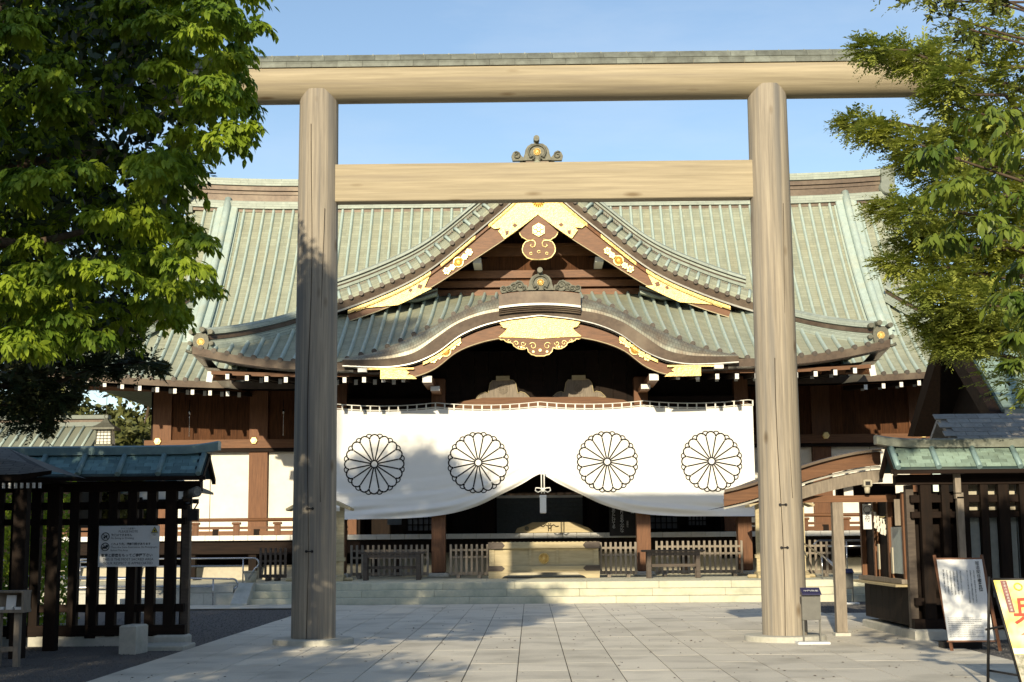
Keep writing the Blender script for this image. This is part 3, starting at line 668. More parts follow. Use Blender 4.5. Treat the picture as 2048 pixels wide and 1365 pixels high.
for s_ in (-1, 1):
    for (a, c, r, t, a0) in ((.2, 6.90, .11, 1.1, PI*.1), (.47, 6.97, .075, 1.1, PI*.9), (.66, 6.98, .075, 1.1, 0), (.86, 7.06, .05, .9, PI)):
        b.tube([(p[0], 39.05, p[1]) for p in scroll(XB+s_*a, c, r, t, 14, s_, a0)], .015, 5)
    for (a, c, r) in ((.19, 6.74, .035), (.52, 6.87, .03), (.45, 6.86, .018), (.6, 6.88, .018)):
        b.cyl((XB+s_*a, 39.06, c), (XB+s_*a, 39.03, c), r, n=10)
b.cyl((XB, 39.06, 6.78), (XB, 39.03, 6.78), .04, n=12)
b.build('gilt_tracery', 'gold_s', pend)
def flower_fit():      # long gilt fitting: crest in the middle, blossoms at both ends (local, facing -y, along x)
    b = MB()
    for s_ in (-1, 1):
        for (cx, cz, r) in ((.24, .0, .10), (.42, .02, .12)):
            for k in range(6):
                a = k*PI/3+.3; b.cyl((s_*cx+r*.62*math.cos(a), 0, cz+r*.62*math.sin(a)), (s_*cx+r*.62*math.cos(a), -.03, cz+r*.62*math.sin(a)), r*.42, r*.3, n=8)
            b.cyl((s_*cx, 0, cz), (s_*cx, -.045, cz), r*.28, r*.2, n=8)
        b.bb(min(0, s_*.3), max(0, s_*.3), -.02, 0, -.06, .06)
    b.cyl((0, 0, 0), (0, -.02, 0), .15, n=20)
    return b
ff = flower_fit()
def put_fit(x, y, z, ang, S, parent):
    o = ff.build('gilt_blossom_fitting', 'gold_s', parent, origin=(0, 0, 0)); o.location = Vector((x, y, z))-WL[parent.name]; o.rotation_euler = (0, -ang, 0); o.scale = (S, 1, S)
    q = crest(.125*S, dep=.05); c = q.build('gilt_crest', 'gold_d', parent, origin=(0, 0, 0)); c.location = Vector((x, y-.03, z))-WL[parent.name]
for sx in (-1, 1):
    put_fit(XB+sx*2.62, 39.10, 6.78, -sx*.62, .98, kar)
    b = MB(); b.loft([[(XB+sx*a, y, Wk(a)+dz) for a in np.linspace(2.2, 3.25, 10)] for (dz, y) in ((-.05, 39.04), (-.13, 39.04), (-.13, 39.12))], smooth=False); b.build('gilt_strip', 'gold', kar)
    b = MB(); P_ = [(3.42, 6.02), (4.43, 6.03), (4.43, 6.28), (3.72, 6.27), (3.62, 6.20), (3.7, 6.14), (3.56, 6.12)]
    b.prism([(XB+sx*a, c) for a, c in P_], 39.05, 39.115); b.loft([[(XB+sx*a, y, z) for a in (3.5, 4.8)] for (y, z) in ((39.03, 6.33), (39.03, 6.28), (39.1, 6.28))], smooth=False)
    b.build('gilt_end_plate', 'gold', kar)
    for (x0, x1, z0, z1, y) in ((3.02, 3.28, 5.94, 6.12, 39.3), (2.86, 3.12, 5.80, 5.93, 40.2)):
        b = MB(); b.bb(*(sorted((XB+sx*x0, XB+sx*x1))), y, y+2.0, z0, z1); o = b.build('purlin', 'wood_h', kar)
        b = MB(); b.bb(*(sorted((XB+sx*x0, XB+sx*x1))), y-.015, y-.002, z0, z1); b.build('painted_tip', 'white', o)
    b = MB(); b.bb(*(sorted((XB+sx*4.8, XB+sx*5.05))), 39.0, 39.4, 6.22, 6.33); b.build('white_block', 'white', kar)

# ---- big triangular gable
gab = None
def gl(b, rows, mats, xs, smooth=False): b.loft([[(XB+x, y, Wg(abs(x))+dz*(1 if callable(dz) is False else 1)) for x in xs] for (dz, y) in rows], mats=mats, smooth=smooth)
b = MB(); xs_ = list(np.linspace(-6.95, 6.95, 101))
gl(b, [(.24, 42.13), (.42, 42.2), (.60, 42.36), (.74, 42.62), (.78, 42.8)], [0]*4, xs_, smooth=True)
gab = b.build('triangular_gable', ['copper'], hall)
b = MB()
gl(b, [(.02, 42.16), (.25, 42.10), (.26, 42.2)], [0, 0], xs_)
gl(b, [(-.035, 42.14), (.02, 42.13), (.03, 42.2)], [1, 1], xs_)
gl(b, [(-.035, 42.14), (-.04, 44.2)], [2], xs_)
b.build('gable_fascia', ['copper_br', 'drip', 'soffit'], gab)
b = MB(); xr = list(np.linspace(-6.3, 6.3, 91))
gl(b, [(.76, 42.62), (.84, 42.60), (.86, 42.64), (.90, 42.62), (.98, 42.62), (.99, 42.54), (1.08, 42.56), (1.14, 42.70), (1.14, 42.9), (.7, 43.0)], [0, 0, 1, 0, 1, 0, 0, 0, 0], xr)
b.build('gable_ridge', ['ridge', 'copper_br'], gab)
Bg = crv([(0, -1.15), (.87, -.95), (1.93, -.75), (3.41, -.52), (5, -.42), (6, -.38)])
b = MB(); xb = list(np.linspace(-5.75, 5.75, 91))
def gb2(rows, mi, xs, smooth=False):
    b.loft([[(XB+x, y, Wg(abs(x))+(dz(abs(x)) if callable(dz) else dz)) for x in xs] for (dz, y) in rows], mi, smooth=smooth)
gb2([(-.13, 42.30), (Bg, 42.30), (Bg, 42.42), (-.13, 42.42)], 0, xb); b.build('gable_bargeboard', 'board', gab)
b = MB(); gb2([(lambda a: Bg(a)-.015, 42.29), (lambda a: Bg(a)+.012, 42.288)], 0, xb); b.build('bargeboard_edge', 'pale_wood', gab)
b = MB(); gb2([(-.04, 42.24), (-.17, 42.22), (-.19, 42.3)], 0, xb); b.build('gable_moulding', 'board', gab)
# short verge ribs with discs
for sx in (-1, 1):
    a = .55
    while a < 6.9:
        th = math.atan(-(Wg(a+.05)-Wg(a-.05))/.1); nx, nz = math.sin(th)*sx, math.cos(th)
        x, z = XB+sx*a, Wg(a)+.27
        def off(t): return (x+nx*t, z+nz*t)
        q = MB(); P_ = [(off(.0), 42.10), (off(.14), 42.17), (off(.30), 42.36), (off(.40), 42.62)]
        q.tube([(p[0], y-.03, p[1]) for p, y in P_], .052, 6)
        q.cyl((x, 42.12, z), (x, 42.03, z), .072, n=12, mi=1)
        for kk in range(3):      # small studs between ribs
            pp = off(.36); dx = (.12+.07*kk)*math.cos(th); dz_ = -(.12+.07*kk)*math.sin(th)
            q.box((pp[0]+sx*dx, 42.47, pp[1]+dz_), (.035, .06, .06), 2, ry=sx*th)
        q.build('verge_rib', ['rib', 'disc', 'copper_br'], gab)
        a += .285+.035*(a/7)+.0
# gable wall: planks and beams
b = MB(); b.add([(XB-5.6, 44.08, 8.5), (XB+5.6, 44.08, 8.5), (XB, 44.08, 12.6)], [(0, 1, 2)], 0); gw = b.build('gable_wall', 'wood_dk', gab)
for i, x in enumerate(np.arange(-4.4, 4.4, .4)):
    zt = min(Wg(abs(x+.2)+.25)-.3, 12)
    if zt > 9.3:
        q = MB(); q.bb(XB+x+.004, XB+x+.396, 44.0+.004*(i % 2), 44.05, 8.9, zt); q.build('wall_plank', 'plank', gw)
for (z0, z1, y, hw) in ((9.42, 9.62, 43.84, 4.2), (9.72, 9.96, 43.9, 3.9), (10.42, 10.72, 43.86, 2.9), (10.72, 10.80, 43.8, 2.9), (9.15, 9.33, 43.78, 4.4)):
    q = MB(); q.bb(XB-hw, XB+hw, y, y+.18, z0, z1); q.build('gable_beam', 'board', gw)
for s_ in (-1, 1):
    q = MB(); q.bb(*sorted((XB+s_*1.75, XB+s_*2.0)), 42.75, 43.9, 9.98, 10.14); o = q.build('purlin_end', 'white', gw)
# flashing ridge at the gable foot
for sx in (-1, 1):
    b = MB(); ridge(b, [(XB+sx*a, 43.0-.0*a, z) for a, z in ((3.1, 9.05), (3.7, 8.86), (4.7, 8.80), (5.2, 8.68), (6.0, 8.52), (7.0, 8.30))], sc(RP, .5, .42), RM); b.build('flashing_ridge', ['ridge', 'copper_br'], gab)
# gilt: apex plate, mid fittings, lower plates
b = MB()
for sx in (-1, 1):
    T_ = [(XB+sx*a, Wg(a)-.15) for a in np.linspace(0, 1.45, 8)]; B_ = [(XB+sx*a, Wg(a)+Bg(a)-.01) for a in np.linspace(1.02, 0, 8)]
    b.prism(T_+[(XB+sx*1.32, Wg(1.45)-.24), (XB+sx*1.12, Wg(1.2)-.42), (XB+sx*1.2, Wg(1.2)-.52)]+B_, 42.22, 42.29)
ap = b.build('gilt_apex_plate', 'gold', gab)
q = crest(.20, dep=.06); o = q.build('gilt_crest', 'gold_d', ap, origin=(0, 0, 0)); o.location = Vector((XB+.02, 42.21, 11.78))-WL[ap.name]
for sx in (-1, 1):
    q = MB(); q.prism([(XB+sx*.62, 11.03), (XB+sx*.70, 11.10), (XB+sx*.78, 11.03), (XB+sx*.70, 10.96)], 42.205, 42.22); q.prism([(XB+sx*.88, 10.86), (XB+sx*1.0, 10.86), (XB+sx*.98, 10.72), (XB+sx*.9, 10.76)], 42.205, 42.22); q.build('wood_inlay', 'board', ap)
    put_fit(XB+sx*2.42, 42.27, Wg(2.42)-.43, -sx*.70, 1.05, gab)
    for (a0, a1) in ((0.2, 1.5), (1.9, 2.95), (3.25, 5.75)):
        b = MB(); b.loft([[(XB+sx*a, y, Wg(a)+dz) for a in np.linspace(a0, a1, 10)] for (dz, y) in ((-.06, 42.20), (-.12, 42.19), (-.17, 42.2), (-.18, 42.3))], smooth=False); b.build('gilt_strip', 'gold', gab)
    P_ = [(XB+sx*a, Wg(a)-.19) for a in np.linspace(3.3, 5.5, 8)]
    b = MB(); b.prism(P_+[(XB+sx*5.5, 8.52), (XB+sx*4.25, 8.62), (XB+sx*3.85, 8.80), (XB+sx*3.22, 9.12), (XB+sx*3.45, 9.14), (XB+sx*3.4, 9.25)], 42.23, 42.29); lp = b.build('gilt_end_plate', 'gold', gab)
    q = MB(); q.prism([(XB+sx*3.5, 9.22), (XB+sx*3.62, 9.26), (XB+sx*3.66, 9.14), (XB+sx*3.54, 9.10)], 42.215, 42.23); q.prism([(XB+sx*3.8, 9.09), (XB+sx*3.88, 9.13), (XB+sx*3.93, 9.05), (XB+sx*3.86, 9.0)], 42.215, 42.23); q.build('wood_inlay', 'board', lp)
# pendant (gegyo)
half = [(0, 11.37), (.40, 11.0), (.58, 10.82), (.56, 10.74), (.50, 10.66), (.42, 10.62), (.36, 10.57), (.22, 10.56), (.30, 10.55), (.40, 10.52), (.47, 10.42), (.50, 10.30), (.49, 10.2), (.44, 10.12), (.36, 10.03), (.22, 9.98), (.0, 9.97)]
out = [(XB+.02+a, z) for a, z in half]+[(XB+.02-a, z) for a, z in reversed(half[1:-1])]
b = MB(); b.prism(out, 42.26, 42.33); gg = b.build('gable_pendant', 'board', gab)
b = MB()
for s_ in (-1, 1):
    b.tube([(XB+.02+s_*a, 42.25, z) for a, z in half[2:8]]+[(XB+.02+s_*p[0], 42.25, p[1]) for p in [(.14, 10.55), (.10, 10.48), (.12, 10.38), (.2, 10.35), (.26, 10.40), (.22, 10.45)]], .02, 6)
    b.tube([(XB+.02+s_*a, 42.25, z) for a, z in [(.13, 10.6), (.3, 10.55)]+half[9:]], .022, 6)
    b.tube([(XB+.02+s_*.24+.04*math.cos(t), 42.25, 10.16+.04*math.sin(t)) for t in np.linspace(0, 2*PI, 9)], .014, 5)
b.tube([(XB+.02+.05*math.cos(t), 42.25, 10.21+.04*math.sin(t)) for t in np.linspace(0, 2*PI, 9)], .014, 5)
b.build('gilt_tracery', 'gold_s', gg)
b = MB(); b.prism([(XB+.02+.21*math.cos(k*PI/3+PI/2), 10.88+.21*math.sin(k*PI/3+PI/2)) for k in range(6)], 42.2, 42.26); b.cyl((XB+.02, 42.2, 10.88), (XB+.02, 42.13, 10.88), .1, .05, n=12)
for k in range(6):
    a = k*PI/3+PI/6; b.cyl((XB+.02+.12*math.cos(a), 42.2, 10.88+.12*math.sin(a)), (XB+.02+.12*math.cos(a), 42.17, 10.88+.12*math.sin(a)), .07, .05, n=8)
b.build('gilt_hexagon_boss', 'gold_s', gg)
# short ridge running back from the gable apex, ornament on it
b = MB(); ridge(b, [(XB, y, 13.0) for y in (42.7, 45, 48, 50)], sc(RP, 1.1, 1.1), RM); b.build('gable_top_ridge', ['ridge', 'copper_br'], gab)
b = MB(); b.bb(XB-.35, XB+.35, 42.45, 42.9, 12.75, 13.15); b.build('ornament_seat', 'copper_br', gab)
ornament(XB-.0, 42.4, 13.1, .86, gab, False)
# ---- soffits
b = MB()
def sof(x, y):
    ax = abs(x-XB); z = 6.26+.13*(y-39.6)
    if ax < 5.4: z = max(Wk(ax)-.04, z)
    return z
def cyz(x): return .6*max(0, (abs(x-XB)-6)/3.7)**2*.45
b.grid(lambda u, v: (XB+(u*2-1)*9.6, 39.65+v*3.9, sof(XB+(u*2-1)*9.6, 39.65+v*3.9)+cyz(XB+(u*2-1)*9.6)*(1-v)), 60, 4, 0)
for sx in (-1, 1):
    b.grid(lambda u, v: (XB+sx*(5.4+u*9.7), 43.6+v*3.2, 6.2+.16*v*3.2+.4*max(0, (5.4+u*9.7-7.5)/7.5)**2*(1-v)), 20, 2, 0)
b.grid(lambda u, v: (XB+(u*2-1)*5.6, 42.4+v*4.5, 7.0), 2, 2, 0)
b.build('soffit_boards', 'soffit', hall)
# ---- rafters with white tips
raft = None
def rafter(x, y, z, L_=3.0, w=.10, h=.13, parent=None, lean=0):
    global raft
    if raft is None:
        q = MB(); q.box((0, L_/2, .02*L_), (w, L_, h), rx=.08); raft = q.build('rafter', 'soffit', hall, origin=(0, 0, 0))
        raft.location = Vector((x, y, z))-WLH; WL[raft.name] = Vector((x, y, z))
        q = MB(); q.box((0, 0, 0), (w+.004, .02, h+.02)); t = q.build('painted_tip', 'white', raft, origin=(0, 0, 0)); t.location = (0, -.02, -.10)
        return
    o = inst(raft, (x, y, z), hall); t = raft.children[0].copy(); COL.objects.link(t); t.parent = o
tipz = lambda x, base, c0, k: base+k*max(0, (abs(x-XB)-c0))**2
for i in range(-17, 18):
    x = XB+i*.545; ax = abs(x-XB)
    if ax > 3.3 and ax < 9.1:
        z = 6.21+.017*max(0, ax-6)**2
        rafter(x, 39.30, z-.08); 
        if ax > 4.2: rafter(x+.16, 40.6, z+.0)
for i in range(-27, 28):
    x = XB+i*.545+.2; ax = abs(x-XB)
    if ax > 9.6 and ax < 15:
        z = 6.24+.012*max(0, ax-8)**2
        rafter(x, 43.56, z-.05); rafter(x+.14, 44.6, z+.02)
for sx in (-1, 1):
    b = MB(); X_ = np.linspace(9.2, 14.8, 12)
    b.loft([[(XB+sx*x, y, z+.012*max(0, x-8)**2) for x in X_] for (y, z) in ((43.7, 6.19), (43.7, 6.30), (43.9, 6.30))], smooth=False); b.build('eave_beam', 'wood_h', hall)
    b = MB(); b.tube([(XB+sx*14.6, 43.95, 6.45), (XB+sx*12.5, 46.2, 6.6)], .12, 4, smooth=False); o = b.build('corner_beam', 'wood', hall)
    b = MB(); b.box((XB+sx*14.65, 43.88, 6.42), (.15, .04, .28), ry=-sx*.2); b.build('painted_tip', 'white', o)
# ---- porch posts, lintels, frog-leg struts
for x in (-5.82, -2.93, 3.0, 5.92):
    b = MB(); b.bb(x-.2, x+.2, 41.45, 41.85, .66, 6.3, bev=.03); p = b.build('porch_post', 'wood', hall)
    b = MB(); b.bb(x-.3, x+.3, 41.35, 41.95, .52, .66, bev=.04); b.build('post_base', 'pale_stone', p)
b = MB(); b.prism([(-2.7, 5.46), (-2.35, 5.60), (-1.6, 5.72), (1.7, 5.72), (2.5, 5.62), (2.8, 5.46), (2.8, 5.40), (-2.7, 5.40)], 41.5, 41.8); b.build('arched_lintel', 'wood_h', hall)
for a_, c_ in ((-5.8, -2.75), (3.2, 5.9)): b = MB(); b.bb(a_, c_, 41.52, 41.78, 5.42, 5.72); b.build('side_lintel', 'wood_dkh', hall)
for i in range(14):
    x0 = -2.7+i*.41
    q = MB(); q.bb(x0+.004, x0+.404, 41.98, 42.02, 5.4, 7.15-.0*abs(x0)); q.build('transom_plank', 'wood_dk' if i % 2 else 'wood_dkh', hall)
for cx in (-1.04, 1.2):
    b = MB()
    hf = [(.0, .55), (.30, .53), (.38, .44), (.42, .22), (.44, .14), (.52, .18), (.64, .15), (.74, .06), (.80, 0)]
    poly = [(cx+a, 5.73+z) for a, z in hf]+[(cx-a, 5.73+z) for a, z in reversed(hf[1:])]
    b.prism(poly, 41.78, 41.88); k_ = b.build('frog_leg_strut', 'grey_wood', hall)
    b = MB(); b.tube([(x, 41.77, z) for x, z in poly], .013, 5); b.bb(cx-.2, cx+.2, 41.7, 41.86, 6.24, 6.38); b.build('strut_edge', 'pale_wood', k_)
    q = crest(.16, dep=.03); c = q.build('carved_crest', 'grey_wood', k_, origin=(0, 0, 0)); c.location = Vector((cx, 41.775, 6.0))-WL[k_.name]
# dark side walls above the curtain and behind the porch
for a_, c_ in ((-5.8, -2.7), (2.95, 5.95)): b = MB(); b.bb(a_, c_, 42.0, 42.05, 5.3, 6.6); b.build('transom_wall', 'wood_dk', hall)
# ---- hall front wall (recessed) : posts, white panels, upper planks
FW = 46.5
for sx in (-1, 1):
    px_ = [6.25, 9.18, 12.35]
    for j, ax in enumerate(px_):
        b = MB(); b.bb(XB+sx*ax-.3, XB+sx*ax+.3, FW-.12, FW+.3, 1.75, 6.9, bev=.05); b.build('wall_post', 'wood', hall)
    b = MB(); b.bb(*sorted((XB+sx*6.0, XB+sx*12.9)), FW-.22, FW-.13, 4.62, 4.90); bm = b.build('wall_beam', 'wood_h', hall)
    b = MB(); b.bb(*sorted((XB+sx*6.0, XB+sx*12.8)), FW-.20, FW-.12, 4.50, 4.60); b.build('wall_rail', 'wood_dkh', hall)
    for ax in (9.3, 12.45):
        b = MB(); b.cyl((XB+sx*ax, FW-.22, 4.86), (XB+sx*ax, FW-.30, 4.86), .13, .11, n=6, smooth=False); b.cyl((XB+sx*ax, FW-.3, 4.86), (XB+sx*ax, FW-.34, 4.86), .06, n=10); b.build('gilt_boss', 'gold_s', bm)
    for (a0, a1) in ((6.55, 8.88), (9.48, 12.05)):
        n_ = 6
        for k in range(n_):
            x0 = XB+sx*(a0+(a1-a0)*k/n_); x1 = XB+sx*(a0+(a1-a0)*(k+1)/n_); x0, x1 = sorted((x0, x1))
            q = MB(); q.bb(x0+.004, x1-.004, FW-.02+.004*(k % 2), FW+.03, 4.9, 6.8); q.build('wall_plank', 'plank', hall)
        for k in range(2):
            x0, x1 = sorted((XB+sx*(a0+(a1-a0)*k/2), XB+sx*(a0+(a1-a0)*(k+1)/2)))
            q = MB(); q.bb(x0+.012, x1-.012, FW+.05, FW+.1, 1.8, 4.5); q.build('white_panel', 'plaster', hall)
    b = MB(); b.bb(*sorted((XB+sx*5.9, XB+sx*12.7)), FW+.1, FW+.2, 1.5, 6.9); b.bb(*sorted((XB+sx*12.6, XB+sx*12.75)), FW, 55, .4, 6.9)
    b.build('wall_backing', 'wood_dk', hall)
    for ax in ((11.4, 8.33) if sx < 0 else (7.6,)):
        b = MB(); b.cyl((XB+sx*ax, FW-.35, 5.0), (XB+sx*ax, FW-.35, 6.2), .012, n=6); b.cyl((XB+sx*ax, FW-.35, 5.72), (XB+sx*ax, FW-.35, 5.86), .035, n=6); b.build('hanging_rod', 'steel', hall)
# ---- veranda
dk = MB(); dk.bb(-15.2, 15.3, 44.45, 46.5, 1.5, 1.62); deck = dk.build('veranda', 'wood_dkh', hall)
pl = None; x = -15.2; q = MB(); q.bb(-.215, .215, -.0, 2.2, 0, .155, bev=.006); pl = q.build('deck_plank', 'white', deck, origin=(0, 0, 0))
first = True
while x < 15.0:
    loc = (x+.22, 44.3, 1.63)
    if first: pl.location = Vector(loc)-WL[deck.name]; WL[pl.name] = Vector(loc); first = False
    else: inst(pl, loc, deck)
    x += .442
b = MB(); b.bb(-15.2, 15.3, 44.42, 44.6, 1.22, 1.5); b.build('veranda_beam', 'wood_dkh', hall)
for x in list(np.arange(-14.6, -5, 1.9))+list(np.arange(7, 15, 1.9))+[-4.4, -1.5, 1.5, 4.5]:
    b = MB(); b.bb(x-.12, x+.12, 44.5, 44.74, .45, 1.25); b.build('floor_post', 'wood_dk', hall)
b = MB(); b.bb(-15.4, 15.4, 45.9, 46.1, .4, 1.6); b.build('underfloor_wall', 'wood_dk', hall)
b = MB(); b.prism([(45.0, .3), (45.25, 1.2), (45.6, 1.3), (45.8, 1.3), (45.8, .3)], -5.6, 5.7, axis='x'); b.prism([(45.0, .3), (45.2, .8), (45.6, .88), (45.8, .88), (45.8, .3)], -15.3, -5.61, axis='x'); b.prism([(45.0, .3), (45.2, .95), (45.6, 1.0), (45.8, 1.0), (45.8, .3)], 5.71, 15.3, axis='x')
b.build('plaster_plinth', 'plinth', hall)
# balustrade
for sx in (-1, 1):
    b = MB(); x0, x1 = sorted((XB+sx*6.0, XB+sx*15.0))
    b.tube([(x0, 44.5, 2.27), (x1, 44.5, 2.27)], .055, 8); ra = b.build('balustrade', 'wood_h', hall)
    for (z, h) in ((2.02, .08), (1.86, .13)):
        q = MB(); q.bb(x0, x1, 44.45, 44.56, z-h/2, z+h/2); q.build('rail', 'wood_h', ra)
    k = 0; a = 6.9
    while a < 14.9:
        q = MB(); X = XB+sx*a; q.bb(X-.09, X+.09, 44.42, 44.58, 1.79, 2.12, bev=.01); q.bb(X-.13, X+.13, 44.4, 44.6, 2.12, 2.2, bev=.02); q.build('baluster', 'wood', ra)
        if k % 1 == 0:
            q = MB(); q.bb(X+.55, X+.72, 44.43, 44.57, 1.79, 1.98); q.build('baluster_block', 'wood_dk', ra)
        a += 1.28; k += 1
# ---- interior seen under the curtain
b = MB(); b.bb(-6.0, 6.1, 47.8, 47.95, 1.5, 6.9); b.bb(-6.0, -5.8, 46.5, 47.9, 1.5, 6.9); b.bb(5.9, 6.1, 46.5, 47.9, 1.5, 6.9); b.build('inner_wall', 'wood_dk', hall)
for (x0, x1, z0, z1, nx, nz) in ((-4.35, -3.1, 1.9, 2.9, 7, 5), (3.5, 4.6, 1.9, 2.9, 6, 5), (4.95, 5.55, 2.0, 2.8, 5, 5)):
    b = MB(); b.bb(x0, x1, 47.5, 47.52, z0, z1); w = b.build('lattice_window', 'paper', hall)
    b = MB()
    for k in range(nx+1): b.bb(x0+(x1-x0)*k/nx-.015, x0+(x1-x0)*k/nx+.015, 47.45, 47.49, z0, z1)
    for k in range(nz+1): b.bb(x0, x1, 47.44, 47.485, z0+(z1-z0)*k/nz-.015, z0+(z1-z0)*k/nz+.015)
    b.build('lattice', 'wood_dk', w)
for x in (-1.62, 1.75):
    b = MB(); b.bb(x-.2, x+.2, 45.8, 46.1, 1.78, 4.5); b.build('door_post', 'wood_dk', hall)
sh = MB(); sh.bb(-1.35, 1.42, 46.2, 46.24, 1.8, 2.95); shut = sh.build('shutter', 'dim', hall)
for k in range(8):
    q = MB(); q.bb(-1.35, 1.42, 46.14, 46.195, 1.86+k*.13, 1.95+k*.13); q.build('slat', 'dim', shut)
q = MB(); q.bb(-1.35, 1.42, 46.12, 46.19, 2.92, 3.0); q.build('top_slat', 'white', shut)
b = MB(); b.prism([(-.75, 1.80), (-.68, 1.94), (-.4, 2.03), (-.2, 2.12), (1.05, 2.12), (1.25, 2.05), (1.55, 1.93), (1.7, 1.80)], 44.55, 44.62); th = b.build('carved_threshold', 'pale_wood', hall)
b = MB()
b.tube([(.33+.05*math.cos(t), 44.54, 1.98+.05*math.sin(t)) for t in np.linspace(0, 2*PI, 9)], .018, 5)
for s_ in (-1, 1):
    b.tube([(.33+s_*.04, 44.54, 2.0), (.33+s_*.13, 44.54, 2.04), (.33+s_*.2, 44.54, 1.98), (.33+s_*.28, 44.54, 2.0)], .016, 5); b.tube([(.33+s_*.04, 44.54, 1.95), (.33+s_*.04, 44.54, 1.84)], .014, 5)
    b.cyl((.33+s_*.03, 44.54, 2.05), (.33+s_*.03, 44.53, 2.09), .012, n=6)
b.build('carved_emblem', 'crack', th)
b = MB(); b.cyl((-.38, 44.54, 1.93), (-.38, 44.5, 1.93), .07, n=12); b.build('boss', 'oni', th)
b = MB(); b.bb(-4.9, -4.45, 46.4, 46.5, 2.1, 2.3); b.build('small_shelf', 'dim', hall)

# ============================================================ CURTAIN
curt = thing('curtain', (.1, 41.28, 2.2), 'wide white cloth curtain with four black chrysanthemum crests, parted at the centre under the gable', 'curtain')
CY = 41.25
zbf = crv([(0, 3.47), (.1, 3.43), (.5, 3.20), (1.05, 2.93), (1.75, 2.59), (2.4, 2.39), (3.0, 2.29), (3.8, 2.23), (5, 2.21), (6.2, 2.20)])
def zb(x): return zbf(abs(x-.03))
def sag(x):
    t = ((x-.03)/3.02) % 1.0; return .085*4*t*(1-t)
def ztop(x): return 5.43-sag(x)-.03
def cy(x, z):
    d = z-zb(x); u = abs(x-.03)
    amp = math.exp(-max(d, 0)/.55)*min(1, u/.8)
    f = .050*amp*math.sin(17*d+1.2*math.sin(u*1.3)+.6*u)+.022*amp*math.sin(31*d+.9*u+1)
    f += .012*math.sin(x*3.1+z*.6)*min(1, d)+.008*math.sin(x*7.3+1)+.006*math.sin(z*2.2+x)
    f += -.16*math.exp(-max(d, 0)/.8)*(1-math.exp(-u))+.30*max(0, .32-d)*min(1, u)       # belly, then tucks back under
    f += .010*math.exp(-((z-3.02)/.012)**2)+.010*math.exp(-((z-4.4)/.012)**2)
    return CY+f
b = MB()
b.grid(lambda u, v: (lambda x: (x, cy(x, zb(x)+(ztop(x)-zb(x))*v), zb(x)+(ztop(x)-zb(x))*v))(-5.98+u*12.2), 200, 90, 0)
b.build('cloth', 'cloth', curt)
b = MB(); b.tube([(x, CY-.02, 5.56-sag(x)+.0) for x in np.linspace(-5.98, 6.22, 90)], .014, 5); b.tube([(x, CY-.02, 5.43-sag(x)) for x in np.linspace(-5.98, 6.22, 90)], .016, 5); b.build('hanging_rope', 'white', curt)
lp = None
for k in range(46):
    x = -5.98+k*.2711; z = 5.40-sag(x)
    if lp is None:
        q = MB(); q.box((0, 0, .08), (.04, .012, .17)); lp = q.build('curtain_loop', 'white', curt, origin=(0, 0, 0)); lp.location = Vector((x, CY-.02, z))-WL[curt.name]; WL[lp.name] = Vector((x, CY-.02, z))
    else: inst(lp, (x, CY-.02, z), curt)
def stroke(b, P_, w):                         # flat ribbon following the cloth
    n = len(P_); L_ = []; R_ = []
    for i, p in enumerate(P_):
        a = P_[max(i-1, 0)]; c = P_[min(i+1, n-1)]; dx, dz = c[0]-a[0], c[1]-a[1]; l = math.hypot(dx, dz) or 1; nx, nz = -dz/l*w/2, dx/l*w/2
        L_.append((p[0]+nx, p[1]+nz)); R_.append((p[0]-nx, p[1]-nz))
    vs = [(x, cy(x, z)-.012, z) for x, z in L_]+[(x, cy(x, z)-.012, z) for x, z in R_]
    b.add(vs, [(i, i+1, n+i+1, n+i) for i in range(n-1)])
for cx, cz in ((-4.77, 3.79), (-1.76, 3.81), (1.97, 3.80), (4.98, 3.79)):
    b = MB(); R = .90; w = .037; h = PI/16
    stroke(b, [(cx+R*.115*math.cos(t), cz+R*.115*math.sin(t)) for t in np.linspace(0, 2*PI, 20)], w)
    rt = R*.815; ar = rt*math.sin(h)*.98
    for k in range(16):
        a = PI/2+k*PI/8
        for s_ in (1,):
            aa = a+h
            stroke(b, [(cx+r*math.cos(aa), cz+r*math.sin(aa)) for r in np.linspace(R*.12, rt*math.cos(h)*1.0, 6)], w)
        c0x, c0z = cx+rt*math.cos(h)*math.cos(a), cz+rt*math.cos(h)*math.sin(a)
        stroke(b, [(c0x+ar*math.cos(a+t), c0z+ar*math.sin(a+t)) for t in np.linspace(-PI/2, PI/2, 11)], w)
        aa = a+h; r2 = R*.10; q0 = (cx+(R-.105)*math.cos(aa), cz+(R-.105)*math.sin(aa))
        stroke(b, [(q0[0]+r2*math.cos(aa+t), q0[1]+r2*math.sin(aa+t)) for t in np.linspace(-1.45, 1.45, 8)], w*.8)
    b.build('chrysanthemum_crest', 'black', curt)
tas = thing('cord_tassel', (.1, 41.05, 2.4), 'white knotted cord with a tassel hanging from the parting of the curtain', 'tassel')
b = MB()
for s_ in (-1, 1):
    b.tube([(.1+s_*.04, 41.0, 3.55), (.1+s_*.04, 41.0, 2.9)], .018, 6)
    b.tube([(.1, 40.98, 3.0), (.1+s_*.09, 40.97, 3.05), (.1+s_*.2, 40.97, 3.06), (.1+s_*.22, 40.97, 2.98), (.1+s_*.14, 40.97, 2.93), (.1+s_*.05, 40.96, 2.97), (.1, 40.98, 3.02)], .018, 6)
b.cyl((.1, 40.93, 3.0), (.1, 41.03, 3.0), .06, n=10)
b.build('knotted_cord', 'white', tas)
b = MB(); b.bb(.1-.09, .1+.09, 40.93, 41.07, 2.33, 2.83, bev=.02); b.bb(.1-.1, .1+.1, 40.92, 41.08, 2.78, 2.85, bev=.01); b.build('tassel_fringe', 'white', tas)

